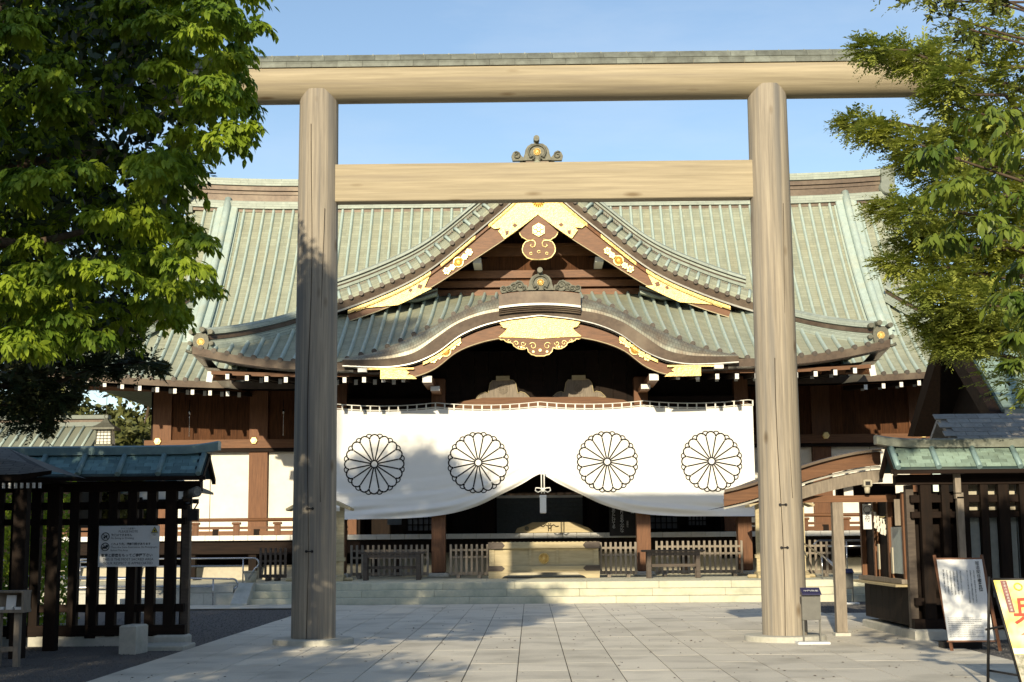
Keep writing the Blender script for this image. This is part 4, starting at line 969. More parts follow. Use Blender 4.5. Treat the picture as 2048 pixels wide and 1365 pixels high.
# ============================================================ THINGS ON THE TERRACE
TZ = .522
box = thing('offering_box', (.1, 40.2, TZ), 'broad pale wooden offering box with dark corner caps and a round gilt crest', 'offering box')
x0, x1 = -1.43, 1.63
b = MB(); b.bb(x0+.03, x1-.03, 40.28, 41.15, TZ+.24, 1.42); b.build('body', 'pale_wood', box)
for (a, c) in ((x0, x0+.14), (x0+1.12, x0+1.18), (x1-1.18, x1-1.12), (x1-.14, x1)):
    q = MB(); q.bb(a, c, 40.24, 40.3, TZ+.24, 1.36); q.build('stile', 'pale_wood', box)
b = MB(); b.bb(x0-.02, x1+.02, 40.18, 41.25, 1.34, 1.52, bev=.01); rim = b.build('top_rim', 'pale_wood', box)
b = MB(); b.bb(x0-.02, x1+.02, 40.18, 41.2, TZ+.20, TZ+.34, bev=.01); bs = b.build('bottom_rail', 'pale_wood', box)
b = MB(); m = (x0+x1)/2
b.prism([(x0-.02, TZ), (x0-.02, TZ+.2), (x1+.02, TZ+.2), (x1+.02, TZ), (x1-.35, TZ), (x1-.42, TZ+.06), (x1-.5, TZ+.08), (x1-.6, TZ+.15), (m+.2, TZ+.16), (m-.2, TZ+.16), (x0+.6, TZ+.15), (x0+.5, TZ+.08), (x0+.42, TZ+.06), (x0+.35, TZ)], 40.18, 40.26); b.build('cutout_foot', 'pale_wood', box)
for s_, xx in ((-1, x0), (1, x1)):
    for (z0, z1) in ((1.335, 1.525), (TZ+.195, TZ+.345)):
        q = MB(); a, c = sorted((xx+s_*.03, xx-s_*.42)); q.prism([(a, z0), (c, z0), (c, z1), (a, z1)] if 0 else [(xx+s_*.03, z0), (xx-s_*.36, z0), (xx-s_*.44, (z0+z1)/2), (xx-s_*.36, z1), (xx+s_*.03, z1)], 40.17, 40.5); q.build('metal_corner_cap', 'bench', box)
q = crest(.155, dep=.05); c = q.build('gilt_crest', 'gold', box, origin=(0, 0, 0)); c.location = Vector((.1, 40.27, 1.07))-WL[box.name]
b = MB()
for k in range(24): b.bb(x0+.08+k*.125, x0+.12+k*.125, 40.25, 41.15, 1.50, 1.53)
b.build('grating', 'pale_wood', box)

def picket(name, x0, x1, y, z1, n, label, group='low picket barriers on the terrace', m='grey_wood'):
    t = thing(name, ((x0+x1)/2, y, TZ), label, 'fence', group)
    src = None; H = z1-TZ
    for k in range(n):
        x = x0+.03+(x1-x0-.06)*k/(n-1)
        if src is None:
            q = MB(); q.box((0, 0, H/2+.04), (.062, .05, H-.08), bev=.006); src = q.build('picket', m, t, origin=(0, 0, 0)); src.location = Vector((x, y, TZ))-WL[t.name]; WL[src.name] = Vector((x, y, TZ))
        else: inst(src, (x, y, TZ), t)
    for (z, h) in ((z1-.16, .06), (z1-.36, .06), (TZ+.13, .09)):
        q = MB(); q.bb(x0, x1, y+.025, y+.07, z-h/2, z+h/2); q.build('cross_rail', m, t)
    for x in (x0+.25, x1-.25):
        q = MB(); q.bb(x-.05, x+.05, y-.2, y+.25, TZ, TZ+.09, bev=.01); q.build('foot', m, t)
    return t
picket('picket_barrier', -5.40, -3.17, 40.9, 1.47, 15, 'grey picket barrier behind the left bench, left of the brown post')
picket('picket_barrier', -2.57, -1.47, 40.9, 1.47, 8, 'narrow grey picket barrier touching the left end of the offering box')
picket('picket_barrier', 1.68, 2.72, 40.6, 1.50, 8, 'narrow picket barrier touching the right end of the offering box')
picket('picket_barrier', 3.28, 5.75, 40.9, 1.52, 17, 'long sunlit picket barrier behind the right bench')
picket('picket_barrier', -7.75, -7.0, 39.6, 1.42, 6, 'short dark picket barrier just left of the left gate pillar', m='bench')
picket('picket_barrier', 6.6, 8.05, 39.6, 1.52, 10, 'sunlit picket barrier between the right gate pillar and the porch roof post')

def bench(x0, x1, y, label):
    t = thing('long_bench', ((x0+x1)/2, y, TZ), label, 'bench', 'dark wooden tables on the terrace'); z = 1.23
    b = MB(); b.bb(x0-.12, x1+.12, y-.2, y+.25, z, z+.055, bev=.01); b.build('top', 'bench', t)
    for x in (x0+.07, x1-.07):
        for yy in (y-.14, y+.18):
            q = MB(); q.bb(x-.055, x+.055, yy-.05, yy+.05, TZ, z); q.build('leg', 'bench', t)
    for yy in (y-.16, y+.2):
        q = MB(); q.bb(x0+.08, x1-.08, yy-.02, yy+.02, z-.1, z-.01); q.build('apron', 'bench', t)
    q = MB(); q.bb(x0+.08, x1-.08, y, y+.05, TZ+.3, TZ+.38); q.build('stretcher', 'bench', t)
bench(-4.85, -3.27, 39.35, 'dark wooden table in shade, in front of the left picket barrier')
bench(2.88, 4.35, 39.35, 'dark wooden table in sun, in front of the right brown post')

def notice(x, y, label, sx):
    t = thing('roofed_notice_board', (x, y, TZ), label, 'notice board', 'small roofed notice boards on the terrace')
    for s_ in (-.6, .6):
        q = MB(); q.bb(x+s_-.06, x+s_+.06, y-.06, y+.06, TZ+.1, 2.55, bev=.008); q.build('post', 'pale_wood', t)
        q = MB(); q.prism([(y-.42, TZ), (y-.42, TZ+.07), (y-.3, TZ+.13), (y-.1, TZ+.17), (y+.1, TZ+.17), (y+.3, TZ+.13), (y+.42, TZ+.07), (y+.42, TZ)], x+s_-.09, x+s_+.09, axis='x'); q.build('foot', 'pale_wood', t)
        q = MB(); q.bb(x+s_-.32, x+s_+.32, y-.07, y+.07, TZ, TZ+.09, bev=.03); q.build('cross_foot', 'pale_wood', t)
    q = MB(); q.bb(x-.54, x+.54, y-.02, y+.02, TZ+.15, 2.4); q.build('panel', 'pale_wood', t)
    q = MB(); q.bb(x-.7, x+.7, y-.09, y+.09, 1.05, 1.15); q.build('cross_rail', 'pale_wood', t)
    for s_ in (-1, 1):
        q = MB(); q.prism([(x, 2.78), (x, 2.86), (x+s_*.55, 2.64), (x+s_*.88, 2.47), (x+s_*.86, 2.41), (x+s_*.5, 2.56)], y-.42, y+.42); q.build('roof_slope', 'pale_wood', t)
notice(-6.0, 39.0, 'pale notice board with a little roof, mostly behind the left gate pillar', -1)
notice(6.5, 39.0, 'pale roofed notice board mostly behind the right gate pillar', 1)
for x in (6.02,):
    t = thing('floor_lamp', (x, 38.9, TZ), 'slim metal stand lamp on the terrace just left of the right gate pillar', 'lamp')
    b = MB(); b.cyl((x, 38.9, TZ), (x, 38.9, TZ+.05), .1, .09, n=14); b.build('base', 'steel', t)
    b = MB(); b.bb(x-.05, x+.05, 38.86, 38.94, TZ+.05, 1.35, bev=.02); b.build('body', 'grey_m', t); b = MB(); b.bb(x-.055, x+.055, 38.85, 38.95, 1.35, 1.5, bev=.025); b.build('head', 'steel', t)
# hanging calligraphy board
t = thing('calligraphy_board', (2.5, 43.9, 1.75), 'black board with white brushed Japanese writing, left of the sunlit porch post', 'sign')
b = MB(); b.bb(2.15, 3.0, 43.88, 43.92, 1.68, 3.3); b.build('panel', 'blackm', t)
vtext('たあとにけてる', .125, 'signbg', t, (2.28, 43.87, 2.25), lh=.8)
vtext('とまりまあふかな', .14, 'signbg', t, (2.53, 43.87, 2.2), lh=.75)
vtext('靖國神社', .06, 'signbg', t, (2.70, 43.87, 2.03), lh=.8); vtext('日閣', .11, 'signbg', t, (2.86, 43.87, 2.44), lh=.85)
# plant pot
t = thing('plastic_tub', (-7.85, 38.9, TZ-.1), 'pale greenish tub beside the short dark picket barrier', 'bucket')
b = MB(); b.cyl((-7.85, 38.9, TZ-.08), (-7.85, 38.9, TZ+.26), .13, .19, n=24); b.build('tub', 'plinth', t); b = MB(); b.cyl((-7.85, 38.9, TZ+.25), (-7.85, 38.9, TZ+.29), .20, n=24); b.build('rim', 'plinth', t)

# steel handrails
def handrail(name, label, tubes, posts, group=None):
    p0 = tubes[0][0]; t = thing(name, (p0[0], p0[1], 0), label, 'handrail', 'steel handrails beside the steps')
    for P_ in tubes:
        q = MB(); q.tube(P_, .024, 8); q.build('rail', 'steel', t)
    for (x, y, za, zb_) in posts:
        q = MB(); q.cyl((x, y, za), (x, y, zb_), .02, n=8); q.build('post', 'steel', t)
def hoop(x, y, z, r, s=1, n=8): return [(x+s*r*math.sin(a), y, z-r+r*math.cos(a)) for a in np.linspace(0, PI*.9, n)]
handrail('steel_handrail', 'upper steel handrail with looped ends along the ramp left of the steps', [[(-15, 38.6, 1.16), (-7.75, 38.6, 1.16)]+hoop(-7.72, 38.6, 1.16, .14)+[(-7.85, 38.6, .6)], [(-15, 38.9, .95), (-8.1, 38.9, .95)], [(-13, 37.8, 1.1), (-10.3, 37.8, 1.1)]+hoop(-10.3, 37.8, 1.1, .13)], [(-8.0, 38.6, .5, 1.16), (-10.0, 38.6, .5, 1.16), (-10.7, 37.8, .4, 1.1), (-12.4, 38.6, .4, 1.16)])
handrail('steel_handrail', 'lower steel handrail with a curled end in front of the low stone wall', [[(-15, 35.9, .82), (-7.75, 35.9, .68)]+hoop(-7.72, 35.9, .68, .13), [(-15, 35.85, .5), (-8.2, 35.85, .5)], [(-12, 35.5, .72), (-9.7, 35.5, .72)]+hoop(-9.7, 35.5, .72, .12)], [(-8.2, 35.9, 0, .69), (-9.9, 35.5, 0, .72), (-10.1, 35.9, 0, .74), (-12.3, 35.9, 0, .78)])
handrail('steel_handrail', 'sloping steel handrail on the steps right of the right gate pillar', [[(7.3, 35.7, .05), (7.25, 35.75, .85), (7.15, 36.5, 1.1), (7.0, 38.5, 1.45)], [(7.33, 36.0, .9), (7.15, 38.5, 1.35)], [(7.2, 38.0, 1.4), (7.35, 38.2, 1.5), (9.2, 38.2, 1.5)], [(7.6, 38.2, 1.35), (9.2, 38.2, 1.35)]], [(7.35, 35.75, 0, .8), (7.2, 37.0, .5, 1.15), (8.1, 38.2, .5, 1.5)])
# narrow sign stands
def stand(x, y, z0, label, txt):
    t = thing('sign_stand', (x, y, z0), label, 'sign stand', 'narrow grey sign stands')
    b = MB(); b.bb(x-.24, x+.24, y-.16, y+.16, z0, z0+.045, bev=.008); b.build('base', 'signbg', t)
    for s_ in (-.125, .125):
        q = MB(); q.bb(x+s_-.012, x+s_+.012, y-.015, y+.015, z0+.045, z0+.36); q.build('leg', 'grey_m', t)
    b = MB(); b.bb(x-.14, x+.14, y-.03, y+.03, z0+.36, z0+.74, bev=.004); b.build('panel', 'grey_m', t)
    b = MB(); b.prism([(y-.10, z0+.735), (y-.10, z0+.755), (y+.08, z0+.84), (y+.08, z0+.735)], x-.145, x+.145, axis='x'); b.build('sloping_head', 'navy', t)
    if txt:
        text(txt, .052, 'signbg', t, (x, y-.075, z0+.775), rot=(PI/2-.0-1.13+.0, 0, 0)) if False else text(txt, .056, 'signbg', t, (x, y-.035, z0+.795), rot=(.45, 0, 0))
    b = MB(); b.bb(x-.14, x+.14, y-.031, y+.03, z0+.74, z0+.76); b.build('head_seam', 'blackm', t)
stand(3.95, 21.85, 0, 'grey sign stand with a dark blue head at the foot of the right gate pillar', '中門鳥居')
stand(7.3, 34.6, 0, 'far grey sign stand beside the steel handrail at the right end of the steps', '')
# ============================================================ WING FENCES
def wing(sx, label):
    FY = 22.62
    t = thing('roofed_fence', (sx*7.2, FY, 0), label, 'fence', 'roofed timber fences flanking the gate')
    xa, xb = 5.38, 10.6
    def X(a): return sx*a
    def bb(a0, a1, y0, y1, z0, z1, name, m, bev=.006, par=None):
        q = MB(); x0, x1 = sorted((X(a0), X(a1))); q.bb(x0, x1, y0, y1, z0, z1, bev=bev); return q.build(name, m, par or t)
    # roof
    b = MB(); b.prism([(FY-.42, 2.60), (FY-.42, 2.64), (FY, 3.0), (FY+.42, 2.64), (FY+.42, 2.60), (FY, 2.93)], *sorted((X(xa), X(xb))), axis='x'); roof = b.build('fence_roof', 'fence_cu', t)
    src = None; n_rows = 6; dy, dz = .40/n_rows, .345/n_rows; ang = math.atan2(.345, .40)
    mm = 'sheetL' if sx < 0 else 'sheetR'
    for r in range(n_rows):
        a = xa+.03+(.11 if r % 2 else 0)
        while a < xb-.1:
            w = .235
            p = (X(a+w/2), FY-.40+dy*(r+.5), 2.665+dz*(r+.5))
            if src is None:
                q = MB(); q.box((0, 0, 0), (w-.006, .082, .008), rx=ang+.08); src = q.build('roof_sheet', mm, roof, origin=(0, 0, 0)); src.location = Vector(p)-WL[roof.name]; WL[src.name] = Vector(p)
            else: inst(src, p, roof)
            a += w
    a = xa+.06
    while a < xb:
        q = MB(); q.tube([(X(a), FY-.45, 2.655), (X(a), FY-.0, 3.04)], .045, 8); q.build('roof_rib', 'fence_rib' if sx < 0 else 'fence_rib', roof); a += .63
    bb(xa-.05, xb, FY-.44, FY-.40, 2.555, 2.62, 'eave_board', 'wood_dkh', par=roof)
    b = MB()
    P_ = [(X(a), FY, 2.98+.05*max(0, (5.9-a)/.6)**2) for a in (xa-.17, 5.35, 5.5, 5.7, 6.5, xb)]
    ridge(b, P_, [(-.10, 0), (-.12, .12), (-.07, .145), (.07, .145), (.12, .12), (.10, 0)], [0]*6); b.build('roof_ridge', 'fence_rib' if sx < 0 else 'plate', roof)
    for s_ in (-1, 1):
        b = MB(); b.prism([(FY, 2.99), (FY+s_*.46, 2.60), (FY+s_*.46, 2.52), (FY, 2.88)], *sorted((X(xa-.02), X(xa+.04))), axis='x'); b.build('verge_board', 'wood_dk', roof)
    # frame
    bb(xa+.1, xb, FY-.09, FY+.09, 2.40, 2.56, 'top_beam', 'wood_dkh'); bb(xa+.35, xb, FY+.0, FY+.1, 2.12, 2.24, 'rail', 'wood_dkh'); bb(xa+.35, xb, FY+.0, FY+.1, 1.88, 1.98, 'rail', 'wood_dkh')
    bb(xa+.35, xb, FY+.0, FY+.1, .52, .64, 'rail', 'wood_dkh'); bb(xa+.3, xb, FY-.08, FY+.1, .16, .32, 'bottom_beam', 'wood_dkh')
    k = 0; a = xa+.57
    while a < xb:
        w = .17 if k % 4 == 0 else (.145 if sx < 0 else .12)
        bb(a-w/2, a+w/2, FY-.07, FY+.07, .15 if k % 4 else .12, 2.42, 'fence_post', 'wood_dk'); a += .305; k += 1
    bb(xa+.30, xa+.42, FY+.1, FY+.24, .1, 2.4, 'end_post', 'bench')
    bb(xa+.35, xb, FY-.06, FY+.14, -.05, .155, 'stone_sill', 'pale_stone', bev=.015)
    bb(xa+.26, xa+.75, FY-.22, FY+.22, -.02, .17, 'post_stone', 'pale_stone', bev=.03)
    return t
M['tile2'] = mat('pale_shingle', (.40, .375, .33), (.27, .25, .22), rough=.7, nscale=4, bump=.2, rnd=.15)
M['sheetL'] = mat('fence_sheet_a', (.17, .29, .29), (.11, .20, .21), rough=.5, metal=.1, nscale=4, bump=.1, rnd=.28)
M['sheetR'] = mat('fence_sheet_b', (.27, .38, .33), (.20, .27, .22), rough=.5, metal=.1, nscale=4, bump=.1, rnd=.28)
M['fence_rib'] = mat('fence_rib', (.24, .36, .36), (.18, .27, .28), rough=.5, metal=.1, nscale=4, bump=.1)
wing(-1, 'shaded roofed timber fence left of the gate with a white notice sign on it')
wing(1, 'roofed timber fence right of the gate, behind the tall framed notice')
# downpipe on the right fence
t = thing('downpipe', (6.43, 22.4, 0), 'square grey-brown downpipe on the right roofed fence', 'pipe'); b = MB(); b.bb(6.38, 6.48, 22.36, 22.46, .9, 2.2); b.build('pipe', 'grey_wood', t); b = MB(); b.bb(6.36, 6.45, 22.36, 22.46, 2.25, 2.6); b.box((6.42, 22.41, 2.22), (.12, .1, .09)); b.build('rain_head', 'grey_wood', t)
# stones at the left fence
t = thing('granite_block', (-6.08, 21.1, 0), 'upright pale granite block in front of the left fence', 'stone block'); b = MB(); b.box((0, 0, .19), (.25, .46, .44), rz=-.12, bev=.02); o = b.build('block', 'pale_stone', t, origin=(0, 0, 0)); o.location = (0, 0, 0)
t = thing('kerb_stone', (-5.95, 22.0, 0), 'flat granite kerb stone between the granite block and the paving', 'stone block'); b = MB(); b.bb(-6.2, -5.45, 21.5, 22.3, -.05, .07, bev=.015); b.build('slab', 'pale_stone', t)
# white notice sign
t = thing('notice_sign', (-6.56, 22.42, 1.22), 'white sign in Japanese and English asking visitors for respect, on the left fence', 'sign')
b = MB(); b.bb(-7.04, -6.09, 22.44, 22.46, 1.225, 1.86, bev=.003); b.build('sign_face', 'signbg', t)
SY = 22.435
text('すべての皆様へ', .034, 'ink', t, (-6.58, SY, 1.815)); text('PLEASE NOTE', .05, 'ink', t, (-6.58, SY, 1.77))
text('飲食はできません', .042, 'ink', t, (-6.85, SY, 1.715), align='LEFT', bold=.0008); text('No Eating or Drinking', .040, 'ink', t, (-6.85, SY, 1.668), align='LEFT')
text('これより先、撮影制限があります', .042, 'ink', t, (-6.85, SY, 1.575), align='LEFT', bold=.0008); text('There Are Some Restrictions On Photography', .039, 'ink', t, (-6.85, SY, 1.527), align='LEFT'); text('Behind This Area', .039, 'ink', t, (-6.85, SY, 1.478), align='LEFT')
text('敬意と節度をもってご参拝下さい', .054, 'ink', t, (-6.59, SY, 1.40), bold=.0012); text('THIS IS THE MOST SACRED AREA', .054, 'ink', t, (-6.57, SY, 1.338)); text('YOUR RESPECT IS APPRECIATED', .054, 'ink', t, (-6.57, SY, 1.278))
for z, kind in ((1.695, 0), (1.535, 1)):
    b = MB(); cx = -6.935; b.tube([(cx+.06*math.cos(a), SY, z+.06*math.sin(a)) for a in np.linspace(0, 2*PI, 25)], .006, 5); b.tube([(cx-.043, SY, z+.043), (cx+.043, SY, z-.043)], .005, 5)
    if kind == 0:
        b.bb(cx-.03, cx-.005, SY-.002, SY+.004, z-.03, z-.0); b.prism([(cx+.0, z+.02), (cx+.03, z+.02), (cx+.02, z-.02), (cx+.01, z-.02)], SY-.002, SY+.004)
    else:
        b.bb(cx-.045, cx+.01, SY-.002, SY+.004, z-.03, z+.005); b.cyl((cx+.025, SY-.002, z+.01), (cx+.025, SY+.004, z+.01), .022, n=12)
    b.build('prohibition_mark', 'ink', t)
b = MB(); b.bb(-6.225, -6.10, 22.43, 22.437, 1.655, 1.85); st = b.build('warning_sticker', 'white', t)
b = MB(); cx = -6.162; b.prism([(cx-.055, 1.75), (cx+.055, 1.75), (cx, 1.845)], 22.424, 22.429); b.build('warning_triangle', 'ink', st)
b = MB(); b.prism([(cx-.04, 1.758), (cx+.04, 1.758), (cx, 1.828)], 22.42, 22.423); b.build('triangle_fill', 'yellow', st)
b = MB(); b.prism([(cx-.017, 1.766), (cx+.015, 1.766), (cx+.018, 1.785), (cx+.004, 1.803), (cx-.012, 1.787)], 22.416, 22.419); b.build('triangle_symbol', 'ink', st)
text('防犯カメラ', .021, 'ink', t, (cx, 22.425, 1.733)); text('作動中', .021, 'ink', t, (cx, 22.425, 1.712))
# floodlight at the fence end
t = thing('floodlight', (-5.5, 22.5, 2.2), 'cylindrical floodlight on a bracket at the right end of the left fence', 'lamp')
b = MB(); b.cyl((-5.66, 22.5, 2.36), (-5.48, 22.3, 2.38), .075, .085, n=16); b.build('lamp_housing', 'grey_m', t); b = MB(); b.cyl((-5.475, 22.295, 2.38), (-5.47, 22.29, 2.38), .07, n=16); b.build('lens', 'steel', t)
b = MB(); b.tube([(-5.72, 22.6, 2.2), (-5.62, 22.5, 2.2), (-5.6, 22.45, 2.3)], .02, 6); b.bb(-5.66, -5.5, 22.48, 22.58, 1.93, 2.12); b.tube([(-5.56, 22.5, 2.12), (-5.5, 22.45, 2.2), (-5.5, 22.42, 2.26)], .012, 5); b.build('bracket_box', 'blackm', t)
# small plastered roof piece behind the left fence
t = thing('small_gable_roof', (-6.85, 26, 0), 'small green gabled roof with white plaster ends behind the left fence', 'roof')
b = MB(); 
for s_ in (-1, 1): b.prism([(-6.85, 2.80), (-6.85+s_*.62, 2.55), (-6.85+s_*.72, 2.5), (-6.85+s_*.72, 2.46), (-6.85+s_*.6, 2.48), (-6.85, 2.72)], 25.4, 26.4)
b.build('roof', 'fence_cu', t)
b = MB(); b.prism([(-6.85, 2.7), (-6.35, 2.5), (-6.35, 2.36), (-7.35, 2.36), (-7.35, 2.5)], 25.5, 25.55); b.build('plaster_gable', 'plaster', t)
b = MB(); b.bb(-7.3, -7.2, 25.5, 25.6, 0, 2.4); b.bb(-6.5, -6.4, 25.5, 25.6, 0, 2.4); b.bb(-7.5, -6.2, 25.45, 25.55, 2.28, 2.36); b.build('frame', 'wood_dk', t)
# shaded booth roof at the left edge with its posts
t = thing('shaded_booth', (-9, 20.8, 0), 'dark booth with a shingled hipped roof and white rafter ends at the left edge', 'booth')
b = MB(); P0 = (-6.98, 19.9, 2.60)
b.loft([[(-12, 19.9, 2.52), (-8.3, 19.9, 2.52), (-7.4, 19.9, 2.55), P0], [(-12, 20.4, 2.86), (-8.3, 20.4, 2.86), (-7.8, 20.4, 2.80), (-7.45, 20.3, 2.74)], [(-12, 21.0, 3.2), (-8.7, 21.0, 3.2), (-8.4, 21, 3.05), (-8.0, 21.0, 3.0)]], 0)
b.add([P0, (-7.1, 21.9, 2.58), (-8.0, 21.0, 3.0), (-7.45, 20.3, 2.74)], [(0, 1, 2, 3)], 0)
b.loft([[(-12, 19.88, 2.44), (-7.4, 19.88, 2.47), (-6.96, 19.88, 2.56)], [(-12, 19.88, 2.53), (-7.4, 19.88, 2.56), (-6.96, 19.88, 2.61)]], 1)
b.add([(-12, 19.95, 2.46), (-7.05, 19.95, 2.5), (-7.15, 21.9, 2.5), (-12, 21.9, 2.5)], [(0, 1, 2, 3)], 1)
br = b.build('shingle_roof', ['tile', 'wood_dk'], t)
for k in range(22):
    q = MB(); q.box((-7.15-k*.085, 19.97, 2.405), (.03, .04, .075)); q.build('rafter_end', 'signbg', br)
for (x_, y_) in ((-7.5, 20.3), (-7.5, 21.7), (-8.4, 21.7)): b = MB(); b.bb(x_-.09, x_+.09, y_-.09, y_+.09, 0, 2.45); b.build('booth_post', 'wood_dk', t)
b = MB(); b.bb(-12, -8.6, 20.3, 21.8, .1, 2.4); b.build('booth_body', 'wood_dk', t)
t = thing('box_on_stand', (-7.15, 19.0, 0), 'small display box with papers on a timber stand at the lower left edge', 'box')
b = MB(); b.bb(-7.4, -6.92, 18.85, 19.15, .70, .74); b.bb(-7.4, -6.92, 18.85, 19.15, .96, .985); b.bb(-7.4, -6.92, 19.12, 19.15, .74, .96); b.bb(-6.95, -6.92, 18.85, 19.15, .74, .96); b.build('box_case', 'grey_wood', t)
b = MB(); b.box((-7.13, 18.98, .84), (.13, .01, .17), rx=-.15); b.build('paper_card', 'signbg', t)
for k in range(3): b = MB(); b.bb(-7.28+k*.12, -7.19+k*.12, 18.87, 18.93, .74, .775); b.build('paper_tray', 'signbg', t)
for x in (-7.27, -7.02): b = MB(); b.bb(x-.035, x+.035, 18.9, 19.0, 0, .7); b.build('leg', 'grey_wood', t)
b = MB(); b.bb(-7.27, -7.02, 18.93, 18.97, .2, .26); b.build('stretcher', 'grey_wood', t)

# ============================================================ RIGHT SHELTER AND BOOTH
t = thing('entrance_shelter', (4.5, 23.5, 0), 'timber shelter with a curved brown bargeboard on a single post, behind the right gate pillar', 'shelter')
tp = crv([(2.88, 2.345), (3.3, 2.44), (3.8, 2.61), (4.4, 2.80), (5.4, 2.99), (6.0, 3.0)])
xs_ = np.linspace(2.88, 5.45, 22)
b = MB()
b.loft([[(x, y, tp(x)+dz*(1 if x > 3.1 else 1)) for x in xs_] for (dz, y) in ((-.24, 23.3), (-.02, 23.3))], 0, smooth=False)
b.loft([[(x, 23.32, tp(x)-.24) for x in xs_], [(x, 23.5, tp(x)-.24) for x in xs_]], 0); b.build('bargeboard', 'wood_h', t)
b = MB(); b.loft([[(x, y, tp(x)+dz) for x in xs_] for (dz, y) in ((-.02, 23.22), (.02, 23.22), (.03, 23.3), (.03, 25.6))], 0, smooth=False); b.build('roof_skin', 'copper_br', t)
b = MB(); b.loft([[(x, y, tp(x)+dz) for x in xs_] for (dz, y) in ((-.25, 23.36), (-.29, 23.34), (-.29, 23.40))], 0, smooth=False); b.build('pale_fillet', 'drip', t)
b = MB(); x2 = np.linspace(3.5, 5.5, 14); b.loft([[(x, y, tp(x)+dz) for x in x2] for (dz, y) in ((-.31, 23.42), (-.52, 23.42), (-.52, 23.5))], 0, smooth=False); b.build('inner_bargeboard', 'grey_wood', t)
b = MB(); b.loft([[(x, y, tp(x)-.26) for x in xs_] for y in (23.4, 25.6)], 0); b.build('soffit_boards', 'soffit', t)
b = MB(); b.box((3.35, 23.45, 2.21), (.9, .06, .13), ry=-.12); cm = b.build('eave_comb', 'wood', t)
for k in range(16):
    q = MB(); q.box((3.03+k*.05, 23.41, 2.155+k*.0062+.02), (.014, .012, .085)); q.build('comb_slat', 'white', cm)
b = MB(); b.bb(4.13, 6.0, 23.55, 23.7, 2.16, 2.27); b.build('cross_beam', 'wood_h', t)
b = MB(); b.bb(5.0, 6.0, 24.6, 24.75, 2.28, 2.5); b.build('rear_beam', 'wood_dkh', t)
b = MB(); b.bb(4.68, 4.85, 23.5, 23.66, .06, 2.16, bev=.01); p = b.build('shelter_post', 'grey_wood', t)
b = MB(); b.bb(4.64, 4.89, 23.46, 23.70, -.02, .06, bev=.01); b.build('post_stone', 'pale_stone', p)
b = MB(); b.bb(4.06, 4.16, 25.0, 25.12, .05, 2.2); b.build('rear_post', 'wood_dk', t)
b = MB(); b.bb(4.3, 4.42, 23.7, 23.8, 2.27, 2.5); b.build('strut', 'wood_dk', t); b = MB(); b.bb(4.9, 5.05, 23.6, 23.64, 2.27, 2.45); b.build('painted_tip', 'white', t)
t2 = thing('security_camera', (5.25, 23.5, 2.35), 'small beige camera fixed under the shelter bargeboard', 'camera'); b = MB(); b.bb(5.17, 5.31, 23.36, 23.5, 2.40, 2.52, bev=.02); b.cyl((5.24, 23.43, 2.40), (5.24, 23.43, 2.30), .05, .04, n=12); b.build('housing', 'plinth', t2); b = MB(); b.bb(5.2, 5.28, 23.352, 23.36, 2.43, 2.49); b.build('lens', 'blackm', t2)
bo = thing('ticket_booth', (6.1, 24.2, 0), 'dark timber booth with a counter and paper festoon, behind the tall framed notice', 'booth')
b = MB(); b.bb(5.74, 7.6, 22.9, 25.9, .2, 2.3); b.build('booth_body', 'wood_dk', bo)
b = MB(); b.bb(5.66, 7.6, 22.85, 26.0, -.02, .14, bev=.02); b.build('stone_base', 'pale_stone', bo)
for k in range(7):
    q = MB(); q.bb(5.70, 5.735, 22.95+k*.42, 22.95+k*.42+.41, .2, .80); q.build('lower_panel', 'wood_dk', bo)
b = MB(); b.bb(5.5, 5.8, 22.9, 25.9, .80, .84, bev=.005); b.build('counter_top', 'pale_wood', bo); b = MB(); b.bb(5.60, 5.8, 22.9, 25.9, .85, .92); b.build('counter_rail', 'grey_wood', bo)
for y in (22.95, 23.9, 24.9, 25.85): b = MB(); b.bb(5.66, 5.76, y-.05, y+.05, .92, 2.3); b.build('window_post', 'wood', bo)
b = MB(); b.bb(5.70, 5.72, 23.0, 23.85, 1.0, 1.75); b.build('window_glass', 'blue_panel', bo)
for (y, z0) in ((23.5, 1.0), (24.4, 1.05)): b = MB(); b.bb(5.62, 5.64, y, y+.1, z0, z0+.42); b.build('paper_talisman', 'plinth', bo)
b = MB(); b.box((5.86, 23.1, 1.98), (.55, .015, .42), ry=.0); b.build('hanging_board', 'grey_wood', bo)
fe = thing('paper_festoon', (5.6, 24.3, 1.7), 'straw rope with hanging white folded papers on the booth front', 'festoon')
b = MB(); b.tube([(5.46+.38*u, 24.2, 2.08-.16*math.sin(PI*u)) for u in np.linspace(0, 1, 10)], .014, 5); b.build('straw_rope', 'straw', fe)
for k in range(7):
    x = 5.50+k*.05; q = MB(); z = 2.04-.15*math.sin(PI*(k+.5)/7)
    q.prism([(x, z), (x+.045, z), (x+.035, z-.09), (x+.055, z-.09), (x+.04, z-.18), (x+.06, z-.18), (x+.04, z-.28), (x+.0, z-.26), (x+.015, z-.17), (x-.005, z-.17), (x+.01, z-.08)], 24.16+.01*(k % 2), 24.165+.01*(k % 2)); q.build('folded_paper', 'paperstrip', fe)
b = MB(); b.bb(5.31, 5.45, 24.1, 24.12, 1.72, 2.14); sg = b.build('hanging_plaque', 'signbg', fe)
vtext('◯受付', .09, 'ink', fe, (5.38, 24.09, 1.96), lh=.9)
b = MB(); b.bb(5.86, 5.93, 24.08, 24.1, 1.6, 1.86); b.build('paper_tag', 'signbg', fe)
